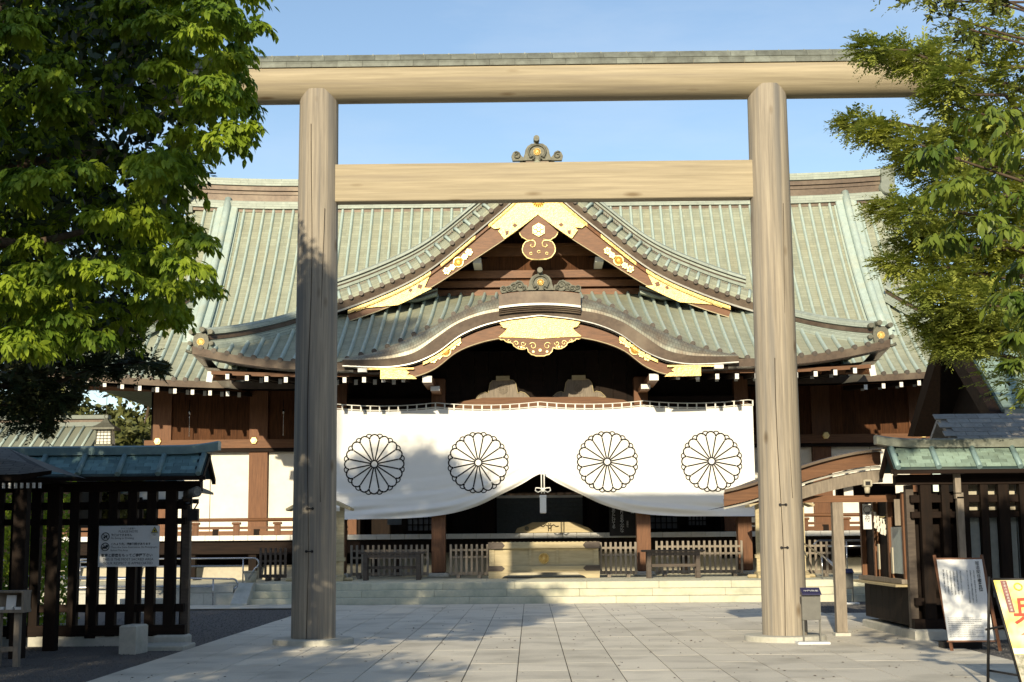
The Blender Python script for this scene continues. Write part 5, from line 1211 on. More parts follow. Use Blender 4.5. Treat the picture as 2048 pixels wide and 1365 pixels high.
# pale panels seen between the posts of the right fence
pn = thing('panel_wall', (7.8, 22.84, .6), 'wall of blue-grey panels seen between the posts of the right fence', 'wall')
for k in range(6):
    q = MB(); q.bb(6.55+k*.45, 6.98+k*.45, 22.82, 22.86, .6, 1.95); q.build('wall_panel', 'blue_panel', pn); q = MB(); q.bb(6.55+k*.45, 6.98+k*.45, 22.82, 22.86, 2.0, 2.4); q.build('upper_panel', 'plinth', pn)
# grey shingled roof behind the right fence
t = thing('shingled_roof_building', (9, 26.2, 0), 'grey shingled roof rising just behind the right fence roof, dappled with tree shade', 'building')
b = MB(); b.prism([(25.3, 3.12), (25.3, 3.18), (26.3, 3.80), (27.4, 3.1), (27.4, 3.05), (26.3, 3.7)], 7.27, 13, axis='x'); rf = b.build('roof', 'tile2', t)
for r in range(7):
    y0 = 25.28+r*.143; x = 7.27+.2*(r % 2)-.1
    while x < 9.6:
        q = MB(); q.box((x+.2, y0+.07, 3.235+r*.0887), (.392, .20, .02), rx=.53); q.build('shingle', 'tile2', rf); x += .4
b = MB(); b.bb(7.5, 13, 25.6, 27.1, .1, 3.3); b.build('walls', 'wood_dk', t)
# big blue-green roofed house at right
t = thing('side_hall', (13, 35.5, 0), 'side hall with a blue-green copper roof and a black triangular gable at the right edge', 'building')
X0 = 10.3
b = MB(); b.prism([(31.9, 4.42), (35.4, 6.95), (38.9, 4.42), (38.9, 4.3), (35.4, 6.75), (31.9, 4.3)], X0, 20, axis='x'); rf = b.build('roof', 'fence_cu', t)
for r in range(24):
    q = MB(); y = 31.9+r*.146; z = 4.43+r*.1055; q.box((15.1, y+.07, z+.06), (9.5, .17, .02), rx=.60); q.build('roof_course', 'sheetR', rf)
b = MB(); b.bb(X0, 20, 35.1, 35.7, 6.85, 7.15); b.bb(X0-.05, 20, 35.2, 35.6, 7.15, 7.3); b.build('roof_ridge', 'fence_rib', rf)
b = MB(); b.bb(X0+.05, 20, 31.8, 32.0, 4.02, 4.40); b.build('eave_fascia', 'ridge', t)
for (ya, yb, za, zb_) in ((31.85, 35.4, 4.30, 6.93), (38.95, 35.4, 4.30, 6.93)):
    b = MB(); d = 1 if yb > ya else -1
    b.add([(X0-.25, ya, za), (X0-.25, yb, zb_), (X0-.25, yb, zb_-.62), (X0-.25, ya+d*.55, za-.05)], [(0, 1, 2, 3)], 0)
    b.add([(X0-.25, ya, za), (X0-.25, yb, zb_), (X0+.1, yb, zb_), (X0+.1, ya, za)], [(0, 1, 2, 3)], 0); b.add([(X0-.25, ya+d*.55, za-.05), (X0-.25, yb, zb_-.62), (X0+.8, yb, zb_-.62), (X0+.8, ya+d*.55, za-.05)], [(0, 1, 2, 3)], 0)
    b.build('gable_verge', 'wood_dk', t)
b = MB(); b.add([(X0+.6, 32.3, 4.2), (X0+.6, 35.4, 6.5), (X0+.6, 38.5, 4.2)], [(0, 1, 2)], 0); b.bb(X0+.6, 20, 32.6, 38.2, .2, 4.3); b.build('walls', 'wood_dk', t)
for (y, z) in ((34.6, 5.9), (33.9, 5.2)): b = MB(); b.bb(X0+.4, X0+.5, y-.06, y+.06, z-.1, z+.1); b.build('painted_tip', 'white', t)
# corridor roof far left, with hanging lantern in front
t = thing('corridor_building', (-22, 52, 0), 'low corridor building with a pale green roof behind the hall at far left', 'building')
b = MB(); b.prism([(50.2, 4.75), (50.2, 4.83), (52, 5.9), (54, 4.8), (54, 4.7), (52, 5.75)], -32, -15.9, axis='x'); rf = b.build('roof', 'copper', t)
b = MB(); b.bb(-32, -15.8, 51.8, 52.2, 5.82, 5.98); b.bb(-32, -15.9, 51.88, 52.12, 5.98, 6.1, 1); b.bb(-32, -15.7, 51.8, 52.2, 6.1, 6.24); b.build('roof_ridge', ['ridge', 'copper_br'], rf)
for k in range(30):
    x = -16.2-k*.37; q = MB(); q.tube([(x, 50.18, 4.84), (x, 51.9, 5.87)], .05, 6); q.build('roof_rib', 'rib', rf)
b = MB(); b.bb(-32, -16.5, 50.9, 53.2, .2, 4.9); b.build('walls', 'wood_dk', t)
t = thing('hanging_lantern', (-13.4, 43.9, 4.5), 'metal lantern with a peaked roof hanging at the far left under the hall eaves', 'lantern'); lx, ly = -13.4, 43.9
def sq(r, z): return [(lx-r, ly-r, z), (lx+r, ly-r, z), (lx+r, ly+r, z), (lx-r, ly+r, z), (lx-r, ly-r, z)]
b = MB(); b.loft([sq(.04, 5.42), sq(.08, 5.36), sq(.16, 5.26), sq(.30, 5.16), sq(.36, 5.12), sq(.36, 5.06), sq(.2, 5.06)], 0, smooth=False); b.tube([(lx+.06*math.cos(a), ly, 5.48+.06*math.sin(a)) for a in np.linspace(0, 2*PI, 12)], .015, 5); b.tube([(lx, ly, 5.54), (lx, ly, 6.25)], .01, 5); b.build('lantern_roof', 'oni', t)
b = MB(); b.loft([sq(.2, 5.05), sq(.235, 4.62)], 0, smooth=False); b.build('lantern_panes', 'lantern', t)
b = MB()
for s_ in (-1, 1): b.tube([(lx+s_*.21, ly-.21, 5.06), (lx+s_*.25, ly-.25, 4.6)], .022, 4)
for k in range(5): u = -1+2*k/4; b.tube([(lx+u*.2, ly-.215, 5.05), (lx+u*.23, ly-.25, 4.62)], .007, 4)
for k in range(4): z = 4.68+k*.1; b.tube([(lx-.24, ly-.25, z), (lx+.24, ly-.25, z)], .007, 4)
b.bb(lx-.27, lx+.27, ly-.27, ly+.27, 4.53, 4.60); b.bb(lx-.25, lx-.2, ly-.25, ly-.2, 4.46, 4.53); b.bb(lx+.2, lx+.25, ly-.25, ly-.2, 4.46, 4.53); b.build('lantern_frame', 'oni', t)

# ============================================================ SIGNS AT RIGHT
t = thing('framed_notice', (5.84, 20.5, 0), 'tall white notice with vertical Japanese writing in a brown frame leaning on two legs', 'sign')
LN = -.10; ry = .0
def lean(x, z): return x+ (1.3-z)*.028
for s_ in (-1, 1):
    q = MB(); xx = s_*.335; q.tube([(5.87+xx+.06, 20.32, .0), (5.81+xx, 20.55, 1.33)], .024, 4, smooth=False); q.build('frame_leg', 'brown_frame', t)
def FP(u, v): return (5.81+u+(1-v)*.055, 20.50-.20*(1-v), .13+v*1.16)
b = MB()
for (u0, u1, v0, v1) in ((-.335, .335, 0, .02), (-.335, .335, .98, 1.0)):
    b.add([FP(u0, v0), FP(u1, v0), FP(u1, v1), FP(u0, v1)]+[(p[0], p[1]+.03, p[2]) for p in (FP(u0, v0), FP(u1, v0), FP(u1, v1), FP(u0, v1))], [(0, 1, 2, 3), (4, 5, 6, 7), (0, 1, 5, 4), (3, 2, 6, 7)], 0)
b.build('frame_rail', 'brown_frame', t)
b = MB(); b.add([FP(-.32, .02), FP(.32, .02), FP(.32, .98), FP(-.32, .98)], [(0, 1, 2, 3)], 0); b.build('notice_sheet', 'signbg', t)
tilt = math.atan2(.20, 1.16)
def ft(u, v): p = FP(u, v); return (p[0], p[1]-.008, p[2])
roty = -math.atan2(.055, 1.16)
def ftext(s, size, u, v, vertical=True, align='CENTER', **k):
    o = text('\n'.join(s) if vertical else s, size, 'ink', t, ft(u, v), rot=(PI/2-tilt, -0, 0), align=align, **k); o.rotation_euler = (PI/2-tilt, roty if False else 0, 0); return o
for i, ch in enumerate('報道関係者各位'): ftext(ch, .062, .24, .93-.052*i, bold=.0012 if i > 3 else 0)
cols = ['平素より格別のご高配を賜り厚く御礼申し上げます境内における', '取材撮影につきましては事前に社務所広報課まで申請の上許可証を', '携行して下さいますようお願い申し上げます尚左記の事項を遵守', '　', '一境内では参拝者の妨げとならぬよう静粛に願います', '一拝殿内中庭での撮影は固くお断り致します', '一三脚脚立等の使用はご遠慮下さい又参道中央での撮影も', '一許可なき団体取材及び中継は禁止と致します', '以上の事項をお守り頂けない場合は退去して頂きます', '何卒ご理解ご協力の程お願い申し上げます']
for i, c in enumerate(cols):
    L_ = c[:26 if i < 3 else 20]
    for j in range(0, len(L_)): pass
    o = text('\n'.join(L_), .0215, 'ink', t, ft(.165-.047*i, .965-.012*len(L_)*1.0-(.02 if i > 3 else 0)), rot=(PI/2-tilt, 0, 0), lh=.82)
for i in range(11):
    txt = 'Please refrain from taking pictures or filming for coverage without permission of the shrine office.'
    text(txt[:92 if i % 3 else 70], .0165, 'ink', t, ft(-.29+.02*0, .285-.022*i), rot=(PI/2-tilt, 0, 0), align='LEFT', cs=.83)
b = MB(); b.bb(5.6, 6.15, 20.75, 21.0, 0, .1); b.build('prop_block', 'blackm', t)

t = thing('poster_easel', (4.9, 15, 0), 'black metal easel holding a yellow poster with large red characters', 'sign')
def PP(u, v, o=0): return (4.50+u+(1-v)*.20*.95, 15.05-.22*(1-v)+o, .02+v*1.13)
tl2 = math.atan2(.22, 1.13)
b = MB(); b.add([PP(0.03, .0), PP(.75, 0), PP(.75, .99), PP(.03, .99)], [(0, 1, 2, 3)], 0); b.build('poster', 'poster', t)
b = MB(); b.add([PP(.035, .0, -.004), PP(.75, 0, -.004), PP(.75, .33, -.004), PP(.035, .33, -.004)], [(0, 1, 2, 3)], 0); b.build('poster_photo', 'poster2', t)
b = MB(); b.add([PP(.035, .335, -.004), PP(.75, .335, -.004), PP(.75, .385, -.004), PP(.035, .385, -.004)], [(0, 1, 2, 3)], 0); b.build('poster_band', 'white', t)
b = MB(); b.add([PP(.10, .70, -.005), PP(.165, .70, -.005), PP(.165, .985, -.005), PP(.10, .985, -.005)], [(0, 1, 2, 3)], 0); b.build('poster_strip', 'maroon', t)
for i, ch in enumerate('令和六年遊就館特別展'): text(ch, .027, 'white', t, PP(.133, .965-.027*i, -.012), rot=(PI/2-tl2, 0, 0))
text('兵', .30, 'red', t, PP(.285, .70, -.012), rot=(PI/2-tl2, 0, 0), bold=.004); text('食', .30, 'red', t, PP(.285, .44, -.012), rot=(PI/2-tl2, 0, 0), bold=.004)
b = MB(); b.tube([PP(.27+.04*math.cos(a), .93+.03*math.sin(a), -.006) for a in np.linspace(0, 2*PI, 14)], .008, 5); b.build('printed_ring', 'yellow', t)
b = MB(); b.tube([PP(.02, -.01), PP(.02, 1.0)], .014, 5); b.tube([(4.515, 15.35, 0), PP(.0, 1.02)], .016, 5); b.tube([(4.515, 15.32, .2), PP(.01, .15)], .012, 5); b.tube([(4.51, 15.3, .62), PP(.01, .58)], .012, 5); b.tube([PP(.02, 1.0), PP(.75, 1.0)], .012, 5)
b.build('easel_frame', 'blackm', t)
# hedge behind the left fence
# ============================================================ TREES
def leaf_arrays(P, D, Nn, S, W=.42):              # P base, D direction, Nn normal, S length
    D = D/np.linalg.norm(D, axis=1, keepdims=True); Nn = Nn-D*(Nn*D).sum(1, keepdims=True); Nn /= np.linalg.norm(Nn, axis=1, keepdims=True)+1e-9
    T = np.cross(D, Nn); S = S[:, None]; w = S*W/2
    pts = [P, P+D*S*.35+T*w-Nn*S*.0, P+D*S*.7+T*w*.75-Nn*S*.03, P+D*S-Nn*S*.10, P+D*S*.7-T*w*.75-Nn*S*.03, P+D*S*.35-T*w, P+D*S*.5-Nn*S*.05]
    V = np.stack(pts, 1).reshape(-1, 3); n = len(P); o = (np.arange(n)*7)[:, None]
    # two halves folded along the midrib: 0,1,2,3,6 and 0,6,3,4,5
    F1 = np.concatenate([o+0, o+1, o+2, o+6], 1); F2 = np.concatenate([o+2, o+3, o+6, o+6], 1)
    quads = np.concatenate([np.concatenate([o+0, o+1, o+2, o+6], 1), np.concatenate([o+6, o+2, o+3, o+4], 1), np.concatenate([o+0, o+6, o+4, o+5], 1)], 0)
    return V, quads
def fast_mesh(name, V, Q, m, smooth=False):
    me = bpy.data.meshes.new(name); me.vertices.add(len(V)); me.vertices.foreach_set('co', V.astype(np.float32).ravel())
    k = Q.shape[1]; me.loops.add(Q.size); me.loops.foreach_set('vertex_index', Q.astype(np.int32).ravel())
    me.polygons.add(len(Q)); me.polygons.foreach_set('loop_start', np.arange(0, Q.size, k, dtype=np.int32)); me.polygons.foreach_set('loop_total', np.full(len(Q), k, dtype=np.int32))
    me.materials.append(M[m]); me.update(calc_edges=True); return me
def quad_leaves(P, D, Nn, S, W=.5):              # simple diamond leaves for masses that are only seen as mass
    D = D/np.linalg.norm(D, axis=1, keepdims=True); T = np.cross(D, Nn); T /= np.linalg.norm(T, axis=1, keepdims=True)+1e-9; S = S[:, None]
    V = np.stack([P, P+D*S*.5+T*S*W/2, P+D*S, P+D*S*.5-T*S*W/2], 1).reshape(-1, 3); n = len(P)
    return V, np.arange(n*4).reshape(n, 4)
def rnd_dir(n):
    v = RNG.normal(size=(n, 3)); return v/np.linalg.norm(v, axis=1, keepdims=True)
def limb(b, pts, r0, r1, n=7):
    k = len(pts); b.tube(pts, r0, n, 0, rad=[r0+(r1-r0)*i/(k-1) for i in range(k)])
def bent(a, c, j=.15, n=6):
    a, c = Vector(a), Vector(c); L_ = (c-a).length
    return [a.lerp(c, i/n)+Vector((random.uniform(-j, j), random.uniform(-j, j), random.uniform(-j, j)))*L_*.3*(1 if 0 < i < n else 0) for i in range(n+1)]
def sprays_broad(pads, per, nl, size, L_=(.35, .6), out_bias=None):
    """drooping leafy twigs radiating from each pad; returns leaf base, dir, normal, size"""
    P = []; D = []; Nn = []; S = []
    for (x, y, z, r) in pads:
        for _ in range(per):
            a = random.uniform(0, 2*PI); el = random.uniform(-.45, .9)
            o = np.array([math.cos(a)*math.cos(el), math.sin(a)*math.cos(el), math.sin(el)*.6]); rr = r*random.uniform(.15, .85)
            p = np.array([x, y, z])+o*rr*np.array([1, 1, .75]); d = o*np.array([1, 1, .3]); d /= np.linalg.norm(d); Lt = random.uniform(*L_)
            side = np.array([-d[1], d[0], 0]); side /= np.linalg.norm(side)+1e-9
            for i in range(nl):
                t = (i+.5)/nl; q = p+d*Lt*t*r*1.6+np.array([0, 0, -.30*Lt*t*t*r*3]); s_ = 1 if i % 2 else -1
                ld = d*.55+side*s_*.55*(1-t*.6)+np.array([0, 0, -.55-.5*t])+RNG.normal(size=3)*.34
                nn = np.array([0, 0, 1.])+d*.75+side*s_*.3+RNG.normal(size=3)*.42
                P.append(q+RNG.normal(size=3)*.01); D.append(ld); Nn.append(nn); S.append(size*random.uniform(.75, 1.25))
    return np.array(P), np.array(D), np.array(Nn), np.array(S)
def crown_fill(n, c, R, size, xlim=None):
    v = rnd_dir(n)*(RNG.random((n, 1))**.4); P = np.array(c)+v*np.array(R)
    if xlim is not None: P = P[xlim(P)]
    n = len(P); return P, rnd_dir(n), rnd_dir(n), size*(.7+.6*RNG.random(n))
def make_tree(name, base, label, cat, group=None): return thing(name, base, label, cat, group)

# -- big broadleaf tree at left
PADS_R = [(4.65, 19.63, 8.49, 0.21), (5.15, 20.18, 8.59, 0.27), (5.43, 19.87, 8.42, 0.31), (5.96, 20.29, 8.67, 0.36), (6.38, 20.33, 8.87, 0.39), (6.48, 19.32, 8.65, 0.37), (5.64, 19.22, 7.9, 0.3), (6.56, 20.71, 8.46, 0.44), (6.71, 19.67, 8.18, 0.41), (5.61, 19.62, 7.74, 0.24), (6.39, 20.99, 8.0, 0.37), (6.52, 20.05, 7.64, 0.42), (4.61, 20.71, 7.75, 0.16), (4.74, 20.06, 7.42, 0.21), (5.14, 20.35, 7.43, 0.25), (5.25, 19.47, 7.04, 0.31), (5.9, 20.34, 7.28, 0.36), (6.44, 20.76, 7.31, 0.44), (6.74, 20.14, 7.06, 0.5), (5.36, 20.53, 7.04, 0.18), (5.65, 20.41, 6.89, 0.29), (5.74, 19.32, 6.42, 0.41), (6.63, 20.56, 6.65, 0.51), (6.96, 20.26, 6.5, 0.43), (4.83, 19.74, 6.21, 0.19), (5.04, 19.26, 6.03, 0.27), (5.86, 20.76, 6.33, 0.36), (5.43, 20.05, 5.88, 0.32), (5.33, 20.49, 5.9, 0.25), (6.07, 20.78, 5.95, 0.44), (6.49, 20.49, 5.88, 0.5), (7.14, 20.86, 5.96, 0.44), (4.91, 19.91, 5.45, 0.15), (5.46, 20.64, 5.55, 0.28), (5.67, 20.0, 5.35, 0.35), (6.37, 20.88, 5.44, 0.44), (6.85, 20.78, 5.34, 0.51), (5.2, 19.38, 4.96, 0.24), (5.55, 19.44, 4.83, 0.34), (6.08, 19.59, 4.78, 0.41), (7.03, 20.94, 4.91, 0.44), (5.42, 19.99, 4.63, 0.25), (5.87, 20.33, 4.57, 0.29), (6.11, 19.74, 4.45, 0.31), (6.69, 20.11, 4.5, 0.32), (5.65, 19.89, 4.26, 0.15), (5.99, 19.83, 4.25, 0.14), (5.62, 20.25, 4.42, 0.18), (7.03, 20.25, 9.07, 0.36), (6.84, 20.83, 8.81, 0.37)]
PADS_R2 = [(6.68, 22.2, 9.33, 0.47), (6.94, 21.37, 9.24, 0.5), (7.29, 21.09, 9.3, 0.49), (6.65, 21.72, 8.72, 0.41), (6.79, 21.04, 8.57, 0.53), (7.24, 21.24, 8.71, 0.54), (6.36, 21.49, 8.32, 0.32), (6.85, 21.73, 8.23, 0.46), (7.11, 21.19, 7.98, 0.54), (6.21, 21.05, 7.48, 0.44), (7.0, 22.04, 7.67, 0.56), (7.16, 21.38, 7.4, 0.63), (6.8, 22.15, 7.13, 0.56), (7.24, 22.08, 7.02, 0.65), (7.4, 21.45, 6.78, 0.54), (6.04, 21.55, 6.51, 0.45), (6.52, 21.62, 6.12, 0.55), (7.15, 21.77, 6.15, 0.64), (7.39, 21.71, 6.13, 0.55), (6.34, 21.67, 5.66, 0.46), (6.7, 21.74, 5.6, 0.55), (7.28, 22.13, 5.58, 0.65), (6.22, 21.61, 5.19, 0.46), (6.86, 21.52, 5.09, 0.54), (7.54, 21.86, 5.06, 0.55), (6.1, 21.29, 4.71, 0.36), (6.74, 21.36, 4.68, 0.41), (7.34, 22.17, 4.79, 0.42), (6.32, 21.63, 4.49, 0.2), (6.59, 21.66, 4.49, 0.18), (6.03, 21.01, 4.52, 0.22), (7.71, 21.5, 9.52, 0.45), (7.21, 21.7, 9.11, 0.46)]
PADS_D = [(-6.77, 17.53, 4.5, 0.43), (-6.68, 18.55, 4.6, 0.46), (-6.22, 18.57, 4.53, 0.39), (-5.52, 17.6, 4.31, 0.31), (-5.48, 18.57, 4.26, 0.26), (-5.13, 18.29, 4.08, 0.16), (-7.1, 18.65, 4.22, 0.46), (-6.44, 18.1, 4.07, 0.38), (-6.18, 18.7, 4.15, 0.33), (-5.79, 18.75, 4.08, 0.2), (-5.3, 17.54, 3.73, 0.12), (-6.82, 17.6, 3.69, 0.37), (-6.81, 18.65, 3.75, 0.36), (-6.58, 19.14, 3.87, 0.27), (-6.87, 17.93, 3.41, 0.32), (-6.64, 18.28, 3.38, 0.26), (-6.81, 18.51, 3.17, 0.14), (-6.33, 18.04, 3.48, 0.16), (-5.21, 18.12, 3.9, 0.11), (-5.76, 18.03, 3.83, 0.13), (-6.88, 18.13, 5.0, 0.45), (-6.48, 18.51, 4.99, 0.39), (-5.79, 18.01, 4.77, 0.32)]
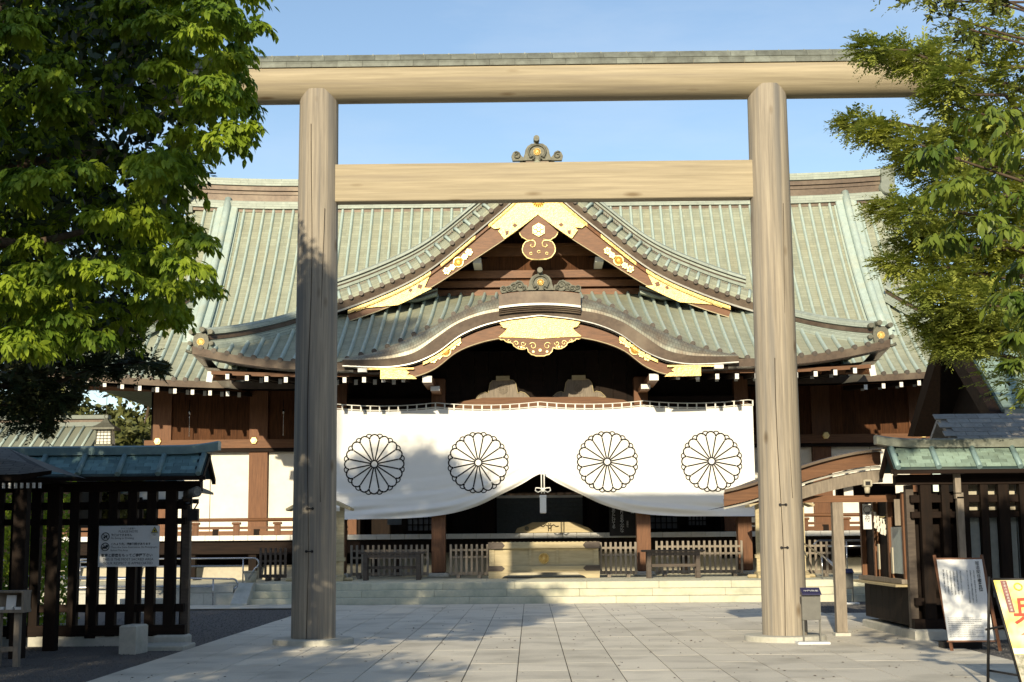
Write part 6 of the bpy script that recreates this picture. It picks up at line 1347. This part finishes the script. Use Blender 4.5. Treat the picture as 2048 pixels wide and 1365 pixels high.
PADS_A = [(-4.13, 14.75, 4.69, 0.26), (-5.76, 13.78, 5.57, 0.26), (-4.22, 15.48, 4.17, 0.19), (-4.17, 12.96, 6.12, 0.2), (-3.82, 12.74, 6.89, 0.17), (-4.63, 12.94, 3.7, 0.23), (-5.32, 13.83, 4.3, 0.17), (-3.56, 12.29, 6.3, 0.14), (-3.13, 13.69, 6.5, 0.18), (-5.17, 13.86, 3.76, 0.23), (-5.01, 14.55, 7.01, 0.18), (-6.14, 14.96, 6.6, 0.24), (-6.39, 15.24, 5.08, 0.21), (-4.59, 13.03, 4.07, 0.2), (-5.35, 15.23, 5.9, 0.26), (-6.34, 15.72, 3.91, 0.18), (-3.9, 15.57, 4.42, 0.18), (-3.28, 13.23, 5.75, 0.21), (-6.3, 14.77, 7.62, 0.19), (-4.46, 12.92, 5.09, 0.23), (-6.03, 15.27, 4.79, 0.27), (-3.28, 14.15, 7.37, 0.27), (-5.39, 13.26, 5.88, 0.21), (-3.89, 12.81, 5.82, 0.18), (-6.06, 15.69, 7.84, 0.2), (-4.28, 12.71, 6.07, 0.2), (-3.03, 12.65, 5.25, 0.19), (-6.24, 15.42, 4.12, 0.18), (-4.72, 15.35, 4.41, 0.19), (-3.08, 12.29, 6.37, 0.18), (-5.73, 14.89, 4.32, 0.2), (-3.98, 15.46, 5.96, 0.21), (-5.08, 15.21, 7.34, 0.22), (-3.97, 12.62, 5.67, 0.15), (-5.51, 15.42, 4.67, 0.28), (-4.32, 12.65, 4.1, 0.22), (-4.35, 12.75, 4.41, 0.17), (-4.26, 13.66, 4.36, 0.23), (-5.54, 15.23, 5.1, 0.23), (-4.77, 13.87, 4.89, 0.24), (-4.8, 15.34, 5.03, 0.26), (-3.23, 12.24, 6.12, 0.21), (-4.49, 15.5, 5.17, 0.23), (-4.14, 14.79, 4.57, 0.24), (-4.08, 15.56, 7.99, 0.2), (-4.15, 12.79, 4.61, 0.17), (-3.42, 12.68, 4.64, 0.15), (-5.52, 13.96, 6.2, 0.18), (-5.0, 12.92, 6.9, 0.19), (-4.9, 14.58, 5.19, 0.23), (-4.86, 14.57, 6.55, 0.21), (-6.45, 15.64, 5.45, 0.19), (-5.14, 13.11, 4.89, 0.21), (-4.83, 14.18, 3.99, 0.16), (-6.23, 15.7, 5.67, 0.25), (-5.69, 14.6, 5.13, 0.27), (-4.46, 13.09, 5.48, 0.17), (-5.39, 15.33, 3.86, 0.22), (-4.59, 13.83, 6.14, 0.27), (-4.63, 14.76, 6.58, 0.22), (-5.62, 13.34, 5.19, 0.18), (-5.41, 14.79, 7.15, 0.28), (-5.59, 15.77, 5.5, 0.24), (-4.22, 15.29, 5.39, 0.26), (-4.34, 14.27, 5.69, 0.2), (-4.93, 13.39, 5.48, 0.25), (-3.2, 12.78, 5.39, 0.2), (-3.39, 14.23, 7.28, 0.26), (-3.52, 13.12, 5.47, 0.18), (-4.8, 15.32, 5.63, 0.23), (-5.42, 13.01, 4.41, 0.25), (-3.87, 13.46, 5.65, 0.17), (-3.9, 13.59, 7.12, 0.16), (-5.22, 15.34, 7.72, 0.18), (-5.6, 14.21, 5.82, 0.2), (-3.67, 12.64, 5.13, 0.24), (-4.49, 12.26, 4.83, 0.16), (-3.31, 12.93, 5.11, 0.16), (-5.3, 14.26, 6.08, 0.25), (-5.48, 14.4, 4.75, 0.24), (-5.7, 14.16, 4.87, 0.17), (-3.58, 14.58, 7.58, 0.25), (-5.54, 13.29, 6.61, 0.25), (-3.78, 13.91, 6.53, 0.17), (-5.8, 15.67, 6.69, 0.25), (-5.33, 15.48, 6.39, 0.19), (-4.88, 15.18, 4.33, 0.23), (-3.83, 13.17, 4.97, 0.23), (-4.9, 15.71, 4.26, 0.26), (-5.08, 15.62, 6.08, 0.19), (-4.83, 12.2, 6.17, 0.17), (-4.61, 12.42, 5.83, 0.16), (-4.77, 13.14, 6.23, 0.2), (-4.77, 15.29, 3.96, 0.19), (-3.82, 13.91, 6.26, 0.23), (-6.01, 14.26, 6.65, 0.17), (-4.33, 13.1, 3.52, 0.19), (-3.29, 12.69, 4.34, 0.16), (-4.84, 14.45, 7.48, 0.23), (-6.2, 15.28, 7.71, 0.28), (-5.46, 14.66, 7.55, 0.21), (-6.15, 14.94, 6.79, 0.22), (-4.44, 12.28, 6.58, 0.14), (-4.47, 13.42, 5.2, 0.16), (-5.55, 15.64, 7.68, 0.24), (-5.46, 15.47, 6.11, 0.28), (-5.32, 14.1, 7.05, 0.19), (-5.22, 13.99, 7.14, 0.21), (-4.47, 15.22, 6.91, 0.18), (-4.64, 12.82, 5.61, 0.15), (-4.62, 15.77, 4.24, 0.26), (-5.27, 14.93, 7.82, 0.24), (-4.45, 14.54, 6.98, 0.25), (-4.42, 13.78, 5.67, 0.2), (-4.31, 14.49, 6.19, 0.25), (-5.39, 15.54, 5.12, 0.28), (-5.3, 13.83, 5.87, 0.19), (-3.8, 14.08, 5.4, 0.19), (-3.91, 13.43, 4.35, 0.23), (-4.03, 15.32, 7.7, 0.27), (-3.68, 13.83, 4.13, 0.24), (-3.96, 13.74, 6.53, 0.21), (-3.95, 13.03, 5.6, 0.15), (-5.29, 15.66, 7.68, 0.26), (-4.63, 15.71, 5.01, 0.22), (-6.28, 14.94, 7.39, 0.24), (-4.38, 13.69, 6.94, 0.18), (-4.42, 12.89, 4.32, 0.24), (-3.31, 12.4, 4.04, 0.2), (-4.6, 12.76, 5.73, 0.23), (-4.47, 14.45, 7.45, 0.21), (-3.1, 14.49, 7.27, 0.2), (-4.94, 15.46, 6.39, 0.24), (-3.61, 13.02, 6.59, 0.16), (-6.41, 15.5, 4.5, 0.29), (-5.91, 15.51, 6.22, 0.21), (-5.85, 15.09, 5.71, 0.29), (-4.06, 14.57, 6.14, 0.21), (-4.16, 13.14, 4.94, 0.25), (-5.67, 13.92, 5.67, 0.24), (-5.96, 15.17, 6.45, 0.23), (-5.32, 13.76, 3.65, 0.18), (-5.46, 15.17, 4.43, 0.25), (-5.48, 15.26, 4.25, 0.23), (-3.28, 14.78, 7.03, 0.18), (-3.06, 12.92, 6.56, 0.22), (-4.63, 14.43, 7.01, 0.19), (-4.47, 12.33, 3.5, 0.16), (-2.83, 12.77, 6.41, 0.17), (-3.16, 12.5, 5.63, 0.15), (-3.61, 12.87, 3.94, 0.21), (-4.49, 13.61, 6.49, 0.21), (-4.0, 12.97, 6.52, 0.15), (-4.83, 13.5, 4.43, 0.18), (-5.48, 13.8, 6.6, 0.23), (-3.39, 12.88, 6.61, 0.25), (-5.4, 12.87, 3.61, 0.18), (-4.94, 15.74, 8.2, 0.28), (-4.81, 12.84, 3.49, 0.23), (-5.74, 15.72, 8.16, 0.26), (-5.72, 13.7, 7.31, 0.24), (-5.9, 14.24, 4.39, 0.25), (-6.28, 15.21, 4.21, 0.29), (-4.8, 12.58, 6.88, 0.19), (-6.17, 15.46, 5.44, 0.22), (-3.27, 13.84, 6.1, 0.26), (-3.95, 12.52, 4.02, 0.19), (-3.19, 13.27, 6.28, 0.18), (-5.22, 15.08, 4.3, 0.26), (-4.2, 13.51, 6.94, 0.22), (-5.97, 15.29, 6.81, 0.23), (-5.21, 15.33, 3.97, 0.18), (-5.31, 15.28, 7.1, 0.26), (-4.63, 14.45, 4.66, 0.17), (-5.7, 14.88, 5.84, 0.21), (-4.84, 14.99, 5.28, 0.22), (-4.4, 15.35, 7.31, 0.29), (-6.43, 15.63, 5.95, 0.21), (-4.05, 12.36, 6.67, 0.15), (-6.61, 15.68, 6.83, 0.28), (-4.63, 15.76, 6.93, 0.18), (-5.41, 13.67, 7.31, 0.22), (-5.43, 14.5, 6.84, 0.24), (-4.5, 15.28, 5.38, 0.25), (-5.34, 15.08, 6.72, 0.23), (-5.01, 12.59, 3.61, 0.14), (-5.65, 15.22, 5.86, 0.24), (-3.73, 13.12, 4.5, 0.25), (-4.77, 14.77, 4.01, 0.28), (-4.04, 13.32, 4.67, 0.22), (-4.73, 15.24, 5.85, 0.25), (-3.62, 13.24, 5.01, 0.24), (-5.38, 12.56, 5.95, 0.24), (-5.1, 13.79, 5.73, 0.17), (-4.93, 13.48, 3.5, 0.22), (-4.76, 12.7, 3.89, 0.19), (-5.41, 15.71, 6.64, 0.2), (-6.29, 15.66, 8.02, 0.3), (-5.56, 14.62, 4.11, 0.27), (-4.06, 15.12, 6.51, 0.2), (-3.42, 14.47, 6.46, 0.24), (-5.02, 13.55, 4.49, 0.2), (-3.84, 13.91, 5.48, 0.25), (-3.88, 12.87, 3.62, 0.18), (-3.62, 12.28, 4.9, 0.22), (-4.01, 15.15, 6.31, 0.18), (-4.82, 14.24, 4.23, 0.27), (-5.48, 14.27, 4.85, 0.22), (-4.25, 13.8, 6.37, 0.24), (-6.24, 14.93, 7.57, 0.21), (-4.26, 15.04, 7.54, 0.19), (-4.6, 14.68, 6.92, 0.22), (-5.48, 14.92, 5.2, 0.23), (-4.52, 15.05, 5.51, 0.25), (-6.16, 15.19, 4.97, 0.29), (-4.6, 15.45, 3.9, 0.26), (-4.58, 14.03, 4.74, 0.24), (-3.49, 13.21, 4.33, 0.19), (-4.35, 14.96, 4.33, 0.23), (-5.75, 13.59, 6.62, 0.22), (-3.2, 12.52, 5.79, 0.21), (-2.96, 12.5, 6.19, 0.18), (-5.12, 15.53, 5.55, 0.21), (-4.71, 12.32, 5.94, 0.2), (-3.36, 15.55, 7.95, 0.18), (-4.85, 13.9, 6.47, 0.24), (-6.27, 15.6, 7.56, 0.29), (-5.49, 13.56, 5.86, 0.23), (-5.74, 13.97, 5.86, 0.25), (-3.44, 13.66, 7.04, 0.21), (-5.15, 13.1, 3.82, 0.18), (-5.48, 14.45, 4.6, 0.26), (-5.65, 13.47, 5.91, 0.15), (-3.97, 13.93, 4.25, 0.19), (-4.8, 12.61, 4.95, 0.24), (-5.99, 14.97, 5.75, 0.22), (-5.22, 12.27, 5.36, 0.18), (-4.18, 14.8, 5.11, 0.28), (-5.47, 13.09, 5.5, 0.16), (-4.75, 12.32, 3.33, 0.17), (-4.78, 13.98, 7.39, 0.23), (-5.34, 15.41, 5.64, 0.24), (-4.27, 13.89, 4.92, 0.24), (-4.86, 12.45, 6.4, 0.15), (-3.4, 13.55, 6.73, 0.25), (-6.13, 14.81, 5.46, 0.19), (-5.14, 15.79, 4.78, 0.3), (-5.06, 12.52, 3.91, 0.22), (-3.65, 14.22, 6.53, 0.25), (-3.59, 12.5, 5.91, 0.16), (-4.46, 13.79, 6.03, 0.23), (-4.01, 15.27, 7.38, 0.28), (-4.32, 14.47, 4.44, 0.21), (-5.68, 14.47, 4.8, 0.19), (-3.67, 13.63, 4.69, 0.17), (-5.19, 14.75, 6.04, 0.24), (-4.14, 14.38, 6.34, 0.18), (-5.15, 14.2, 6.76, 0.16), (-5.83, 15.55, 4.53, 0.21), (-4.17, 14.11, 7.15, 0.2), (-5.43, 13.39, 6.32, 0.17), (-4.78, 13.19, 5.98, 0.24), (-3.44, 13.61, 7.29, 0.17), (-5.67, 15.53, 5.5, 0.27), (-3.69, 13.71, 3.97, 0.24), (-3.2, 12.35, 5.35, 0.22), (-4.36, 15.52, 4.03, 0.22), (-4.89, 14.96, 7.57, 0.28), (-4.7, 15.27, 4.89, 0.21), (-4.19, 14.76, 4.12, 0.22), (-3.88, 15.44, 4.63, 0.29), (-5.33, 12.73, 4.23, 0.15), (-5.09, 15.26, 5.83, 0.24), (-4.77, 12.32, 4.78, 0.15), (-6.31, 15.66, 7.39, 0.29), (-3.64, 13.03, 6.98, 0.22), (-2.93, 12.72, 5.41, 0.16), (-5.12, 13.99, 6.98, 0.22), (-3.29, 14.54, 6.2, 0.18), (-3.68, 15.25, 6.84, 0.18), (-5.38, 14.03, 3.81, 0.21), (-4.77, 15.43, 3.82, 0.23), (-4.91, 13.1, 4.19, 0.21)]
tA = make_tree('broadleaf_tree', (-8.6, 14, 0), 'big broadleaf tree with bright drooping leaves filling the upper left', 'tree')
b = MB(); limb(b, bent((-8.6, 14, -.1), (-8.2, 13.8, 4.5), .06), .36, .26, 12)
for e in ((-5.2, 13.6, 7.5), (-4.6, 14.2, 5.6), (-6, 12.5, 9.5), (-8.5, 14, 12), (-11, 14.5, 8.5), (-4.6, 13.5, 4.6), (-7, 15.5, 7), (-10, 12.5, 6.5)):
    limb(b, bent((-8.25, 13.85, random.uniform(3.2, 4.8)), e, .12, 7), .14, .03)
b.build('trunk', 'bark', tA)
random.seed(21)
PADS_A = [(x, y, z, r*random.uniform(.85, 1.15)) for (x, y, z, r) in PADS_A if random.random() < .74]
P, D, Nn, S = sprays_broad(PADS_A, 22, 16, .090)
dist = P[:, 1]+.3*np.abs(P[:, 0]+4.5); sel = np.argsort(dist)[:260]; mask = np.ones(len(P), bool); mask[sel] = False
V, Q = leaf_arrays(P[mask], D[mask], Nn[mask], S[mask]); me = fast_mesh('crown', V-np.array([-8.6, 14, 0]), Q, 'leafA'); o = link('crown', me, tA, (-8.6, 14, 0)); o['kind'] = 'stuff'
V1, Q1 = leaf_arrays(np.zeros((1, 3)), np.array([[0, 0, -1.]]), np.array([[0, -1., 0]]), np.array([1.]))
def leaf_parts(parent, P, D, Nn, S, m):
    me = fast_mesh('leaf', V1, Q1, m)
    for i in range(len(P)):
        d = Vector(D[i]).normalized(); nn = Vector(Nn[i]); nn = (nn-d*nn.dot(d)).normalized(); t_ = d.cross(nn)
        # local frame of V1: direction -z, normal -y, side = cross
        z = -d; y = -nn; x = y.cross(z)
        o = link('leaf', me, parent, tuple(P[i])); o.rotation_euler = Matrix((x, y, z)).transposed().to_euler(); o.scale = (S[i],)*3
leaf_parts(tA, P[sel], D[sel], Nn[sel], S[sel], 'leafA')
# inner and off-frame foliage of the same tree
XM = crv([(3.1, -5.2), (3.6, -4.4), (4.2, -3.9), (5, -3.7), (6, -3.5), (7, -3.7), (8, -4.3), (9, -4.8), (10, -5.6), (11, -5.9), (13, -6.8), (14.5, -8)])
def xl(P): return np.array([(p[2] > 3.2+max(0, (-4.5-p[0]))*.12) and p[0] < XM(p[2])-.25 for p in P])
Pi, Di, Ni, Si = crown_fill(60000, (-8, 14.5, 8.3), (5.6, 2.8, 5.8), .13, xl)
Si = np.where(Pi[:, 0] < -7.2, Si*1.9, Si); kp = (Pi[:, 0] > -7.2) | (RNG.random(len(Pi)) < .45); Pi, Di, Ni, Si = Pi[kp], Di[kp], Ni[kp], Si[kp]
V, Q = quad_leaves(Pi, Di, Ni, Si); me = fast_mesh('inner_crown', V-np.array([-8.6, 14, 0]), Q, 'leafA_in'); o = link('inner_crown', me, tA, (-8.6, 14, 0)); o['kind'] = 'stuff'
# -- off-frame neighbours that shade the court and the left side of the hall
def plain_tree(base, blobs, n, size, label, m='leafA', kind='broadleaf_tree', group='trees outside the picture that shade the court'):
    t = make_tree(kind, base, label, 'tree', group); b = MB(); c0 = np.mean([q[0] for q in blobs], 0)
    limb(b, bent(base, (c0[0], c0[1], c0[2]-1), .05), .32, .16, 10)
    for c, R in blobs: limb(b, bent((c0[0], c0[1], max(1.5, c0[2]-3)), c, .1), .12, .03)
    b.build('trunk', 'bark', t); Ps = []
    vol = np.array([R[0]*R[1]*R[2] for c, R in blobs])**.67; vol = vol/vol.sum()
    for (c, R), w in zip(blobs, vol):
        cl = rnd_dir(34)*(RNG.random((34, 1))**.33); k = int(n*w/34)+1
        for q in cl:
            rr = random.uniform(.16, .36); Ps.append(np.array(c)+(q*.85+rnd_dir(k)*(RNG.random((k, 1))**.5)*rr)*np.array(R))
    P = np.concatenate(Ps); V, Q = quad_leaves(P, rnd_dir(len(P)), rnd_dir(len(P)), size*(.7+.6*RNG.random(len(P))), .6)
    me = fast_mesh('crown', V-np.array(base), Q, m); o = link('crown', me, t, base); o['kind'] = 'stuff'; return t
plain_tree((-12.5, 14.6, 0), [((-10.6, 14, 17.0), (3.3, 2.5, 1.5)), ((-9.0, 14, 12.9), (2.8, 2.4, .72)), ((-12.6, 14, 10), (1.8, 2.4, 2.6))], 24000, .24, 'tall leafy tree outside the left edge, beside the big broadleaf tree')
plain_tree((-7.5, 4.5, 0), [((-5.6, 5, 9.0), (1.25, 1.9, 2.5)), ((-6.4, 5, 11.2), (1.4, 1.8, .9)), ((-8.5, 4.5, 7.5), (1.8, 1.6, 1.2))], 17000, .2, 'slender leafy tree near the camera, outside the left edge')
plain_tree((-7.2, 2.2, 0), [((-6.3, 3, 4.6), (2.9, 2.6, 1.5)), ((-9.2, 3.5, 6.3), (2.4, 2.2, 1.4)), ((-5.3, 4.5, 4.0), (1.6, 1.5, .8)), ((-4.4, 3.2, 4.2), (.8, 1.3, .4))], 27000, .18, 'low spreading leafy tree beside the camera, outside the left edge')

# -- conifers: flat sprays of short needles
def sprays_needle(pads, per, nn_, size, Lt=.30, droop=.15):
    P = []; D = []; Nn = []; S = []
    for (x, y, z, r) in pads:
        for _ in range(per):
            v = rnd_dir(1)[0]; p = np.array([x, y, z])+v*r*random.uniform(.3, 1)*np.array([1, 1, .7]); d = v*np.array([1, 1, .35])+np.array([-.30, -.15, .05-droop*.6]); d /= np.linalg.norm(d)
            side = np.cross(d, [0, 0, 1.]); side /= np.linalg.norm(side)+1e-9; up = np.cross(side, d)+RNG.normal(size=3)*.3; L_ = Lt*random.uniform(.6, 1.2)
            for i in range(nn_):
                t = (i+.5)/nn_; s_ = 1 if i % 2 else -1
                P.append(p+d*L_*t+np.array([0, 0, -.12*L_*t*t])); D.append(d*.75+side*s_*.8+RNG.normal(size=3)*.22); Nn.append(up); S.append(size*(1.15-.5*t)*random.uniform(.7, 1.3))
    return np.array(P), np.array(D), np.array(Nn), np.array(S)
def conifer(base, pads, label, m, m_in, per, limbs, n_in, nn_=14, size=.085, extra=None):
    t = make_tree('conifer_tree', base, label, 'tree'); b = MB(); limb(b, bent(base, (base[0], base[1], 11), .02), .26, .10, 10)
    for e in limbs: limb(b, bent((base[0], base[1], e[2]-.4+random.uniform(-.2, .2)), e, .08, 7), .07 if nn_ == 14 and n_in > 2000 else .022, .01, 6)
    b.build('trunk', 'bark', t)
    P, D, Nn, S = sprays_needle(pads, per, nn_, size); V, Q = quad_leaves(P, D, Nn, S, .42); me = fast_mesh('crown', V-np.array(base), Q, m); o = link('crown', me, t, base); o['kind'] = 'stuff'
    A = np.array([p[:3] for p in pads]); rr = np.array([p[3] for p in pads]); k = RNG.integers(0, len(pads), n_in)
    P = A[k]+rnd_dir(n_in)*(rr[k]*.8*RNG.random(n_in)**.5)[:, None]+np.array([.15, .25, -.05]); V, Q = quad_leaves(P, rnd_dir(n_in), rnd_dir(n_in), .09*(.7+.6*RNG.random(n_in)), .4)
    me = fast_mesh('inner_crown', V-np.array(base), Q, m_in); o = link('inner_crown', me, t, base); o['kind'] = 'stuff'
    return t
big = [(7.6+random.uniform(-.8, 2.5), random.uniform(19.5, 22.5), random.uniform(3.9, 8.2), .7) for _ in range(34)]
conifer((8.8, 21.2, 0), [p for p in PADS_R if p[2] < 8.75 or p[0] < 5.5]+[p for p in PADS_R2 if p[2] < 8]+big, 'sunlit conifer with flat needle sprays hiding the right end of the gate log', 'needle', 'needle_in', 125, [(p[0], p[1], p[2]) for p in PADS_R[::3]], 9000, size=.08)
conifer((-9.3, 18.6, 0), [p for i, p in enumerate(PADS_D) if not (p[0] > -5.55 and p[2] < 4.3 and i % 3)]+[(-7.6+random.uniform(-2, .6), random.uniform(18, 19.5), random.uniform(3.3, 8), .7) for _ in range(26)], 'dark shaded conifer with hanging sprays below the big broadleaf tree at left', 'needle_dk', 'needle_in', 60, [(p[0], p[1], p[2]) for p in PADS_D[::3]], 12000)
# -- cherry branches hanging in at right
cp = [(3.45, 11.1, 4.95, .22), (3.2, 11.3, 4.75, .2), (3.65, 10.8, 4.7, .28), (3.5, 11.2, 4.45, .28), (2.95, 11, 4.62, .14), (3.1, 11.0, 4.35, .2), (3.7, 11.3, 4.3, .25), (3.3, 11.2, 4.1, .24), (3.55, 11, 3.95, .25), (3.05, 11.2, 3.98, .14), (3.72, 11.1, 3.72, .2), (3.6, 11.3, 3.5, .16), (3.55, 11, 3.15, .09), (3.47, 10.9, 2.93, .06), (3.62, 11, 2.72, .05), (3.75, 11.2, 3.35, .12)]
cp += [(4.1+random.uniform(0, 1.8), random.uniform(10, 12.5), random.uniform(3.4, 5.8), .4) for _ in range(16)]
tC = make_tree('cherry_tree', (6.2, 11.5, 0), 'broadleaf tree whose light green leaves hang in at the right edge, nearer than the conifer', 'tree')
b = MB(); limb(b, bent((6.2, 11.5, -.1), (5.6, 11.4, 3.4), .05), .2, .12, 10)
for p in cp[:16:2]: limb(b, bent((5.4, 11.4, 3.9+random.uniform(-.4, .8)), p[:3], .1, 7), .035, .006, 5)
b.build('trunk', 'bark', tC)
P, D, Nn, S = sprays_broad(cp, 13, 7, .115, L_=(.35, .6)); sel = np.arange(len(P))[P[:, 0] < 3.85][:280]; mask = np.ones(len(P), bool); mask[sel] = False
V, Q = leaf_arrays(P[mask], D[mask], Nn[mask], S[mask], .36); me = fast_mesh('crown', V-np.array([6.2, 11.5, 0]), Q, 'leafC'); o = link('crown', me, tC, (6.2, 11.5, 0)); o['kind'] = 'stuff'
leaf_parts(tC, P[sel], D[sel], Nn[sel], S[sel], 'leafC')
Ps = []
for c, R, n in (((5.4, 11.6, 4.95), (1.4, 1.3, .95), 7500), ((7.4, 12, 4.9), (1.9, 1.5, 1.3), 10000), ((4.7, 11.8, 4.1), (.6, .8, .45), 1200)):
    for q in rnd_dir(26)*(RNG.random((26, 1))**.33): Ps.append(np.array(c)+(q*.85+rnd_dir(n//26)*.28*(RNG.random((n//26, 1))**.5))*np.array(R))
P = np.concatenate(Ps); P = P[P[:, 0] > 4.0]; V, Q = quad_leaves(P, rnd_dir(len(P)), rnd_dir(len(P)), .15*(.7+.6*RNG.random(len(P))), .5); me = fast_mesh('outer_crown', V-np.array([6.2, 11.5, 0]), Q, 'leafC'); o = link('outer_crown', me, tC, (6.2, 11.5, 0)); o['kind'] = 'stuff'
# branch tips hanging in from above at right
tt = [(3.55, 13, 6.75, .16), (3.75, 13, 6.7, .15), (3.85, 13.1, 6.5, .12), (3.95, 13, 6.35, .08), (4.15, 13, 6.75, .14), (3.25, 13, 6.85, .06)]
t_ = conifer((8.2, 14.5, 0), tt+[(4.4+random.uniform(0, 3), random.uniform(12.5, 15), random.uniform(7.1, 10), .6) for _ in range(8)], 'conifer nearer the camera whose twig tips hang in at the top right corner', 'needle', 'needle_in', 15, [(p[0], p[1], p[2]) for p in tt], 900, size=.07)
# -- distant trees behind the left roofs
for i, (x, y, z, r, lab) in enumerate([(-16.6, 60, 9.3, 2.3, 'sunlit tree just visible over the left end of the hall roof'), (-21.5, 58, 8.6, 3.4, 'bushy tree behind the corridor roof at the left edge'), (-27, 62, 9.5, 4.0, 'tree at the far left edge behind the corridor building'), (-17.6, 57, 4.6, 2.6, 'low bushy tree behind the hanging lantern')]):
    plain_tree((x, y, 0), [((x, y, z), (r, r, r*.9)), ((x+r*.5, y, z-r*.8), (r*.9, r*.8, r*.8)), ((x-r*.3, y, z*.45), (r*1.1, r*.8, z*.4))], 12000, .34, lab, m='bgleaf', kind='distant_tree', group='trees behind the hall')
# hedge behind the left fence
b = MB()
for _ in range(420):
    x, y = random.uniform(-5.3, 5.8), random.choice([random.uniform(14, 24), random.uniform(22, 35)]); a = random.uniform(0, PI); r = random.uniform(.012, .03)
    b.add([(x-r*math.cos(a), y-r*math.sin(a), .019), (x+r*.4*math.sin(a), y-r*.4*math.cos(a), .028), (x+r*math.cos(a), y+r*math.sin(a), .02), (x-r*.4*math.sin(a), y+r*.4*math.cos(a), .026)], [(0, 1, 2, 3)], 0)
b.build('fallen_leaves', 'bark', kind='stuff')
# unseen woodland added behind and beside the camera to cut low sky light
n = 42000; an = RNG.uniform(math.radians(158), math.radians(382), n); rr = RNG.uniform(58, 76, n); hh = 13.5*RNG.random(n)**.8*(1-.25*np.sin(an*23)**2)
P = np.stack([rr*np.cos(an), 12+rr*np.sin(an), hh], 1); V, Q = quad_leaves(P, rnd_dir(n), rnd_dir(n), 1.5*(.6+.8*RNG.random(n)), .8); me = fast_mesh('woodland', V, Q, 'needle_dk'); o = link('woodland', me); o['kind'] = 'stuff'; o['label'] = 'unseen belt of dark trees added behind the camera to cut low sky light'
h = thing('hedge', (-10.4, 27, 0), 'green hedge seen between the posts at the left end of the left fence', 'hedge')
n = 9000; P = np.array([-10.4, 27, 1.4])+(RNG.random((n, 3))-.5)*np.array([3.0, .8, 2.8]); V, Q = quad_leaves(P, rnd_dir(n), rnd_dir(n), .11*(.7+.6*RNG.random(n)), .6); me = fast_mesh('foliage', V-np.array([-10.4, 27, 0]), Q, 'leafA'); o = link('foliage', me, h, (-10.4, 27, 0)); o['kind'] = 'stuff'
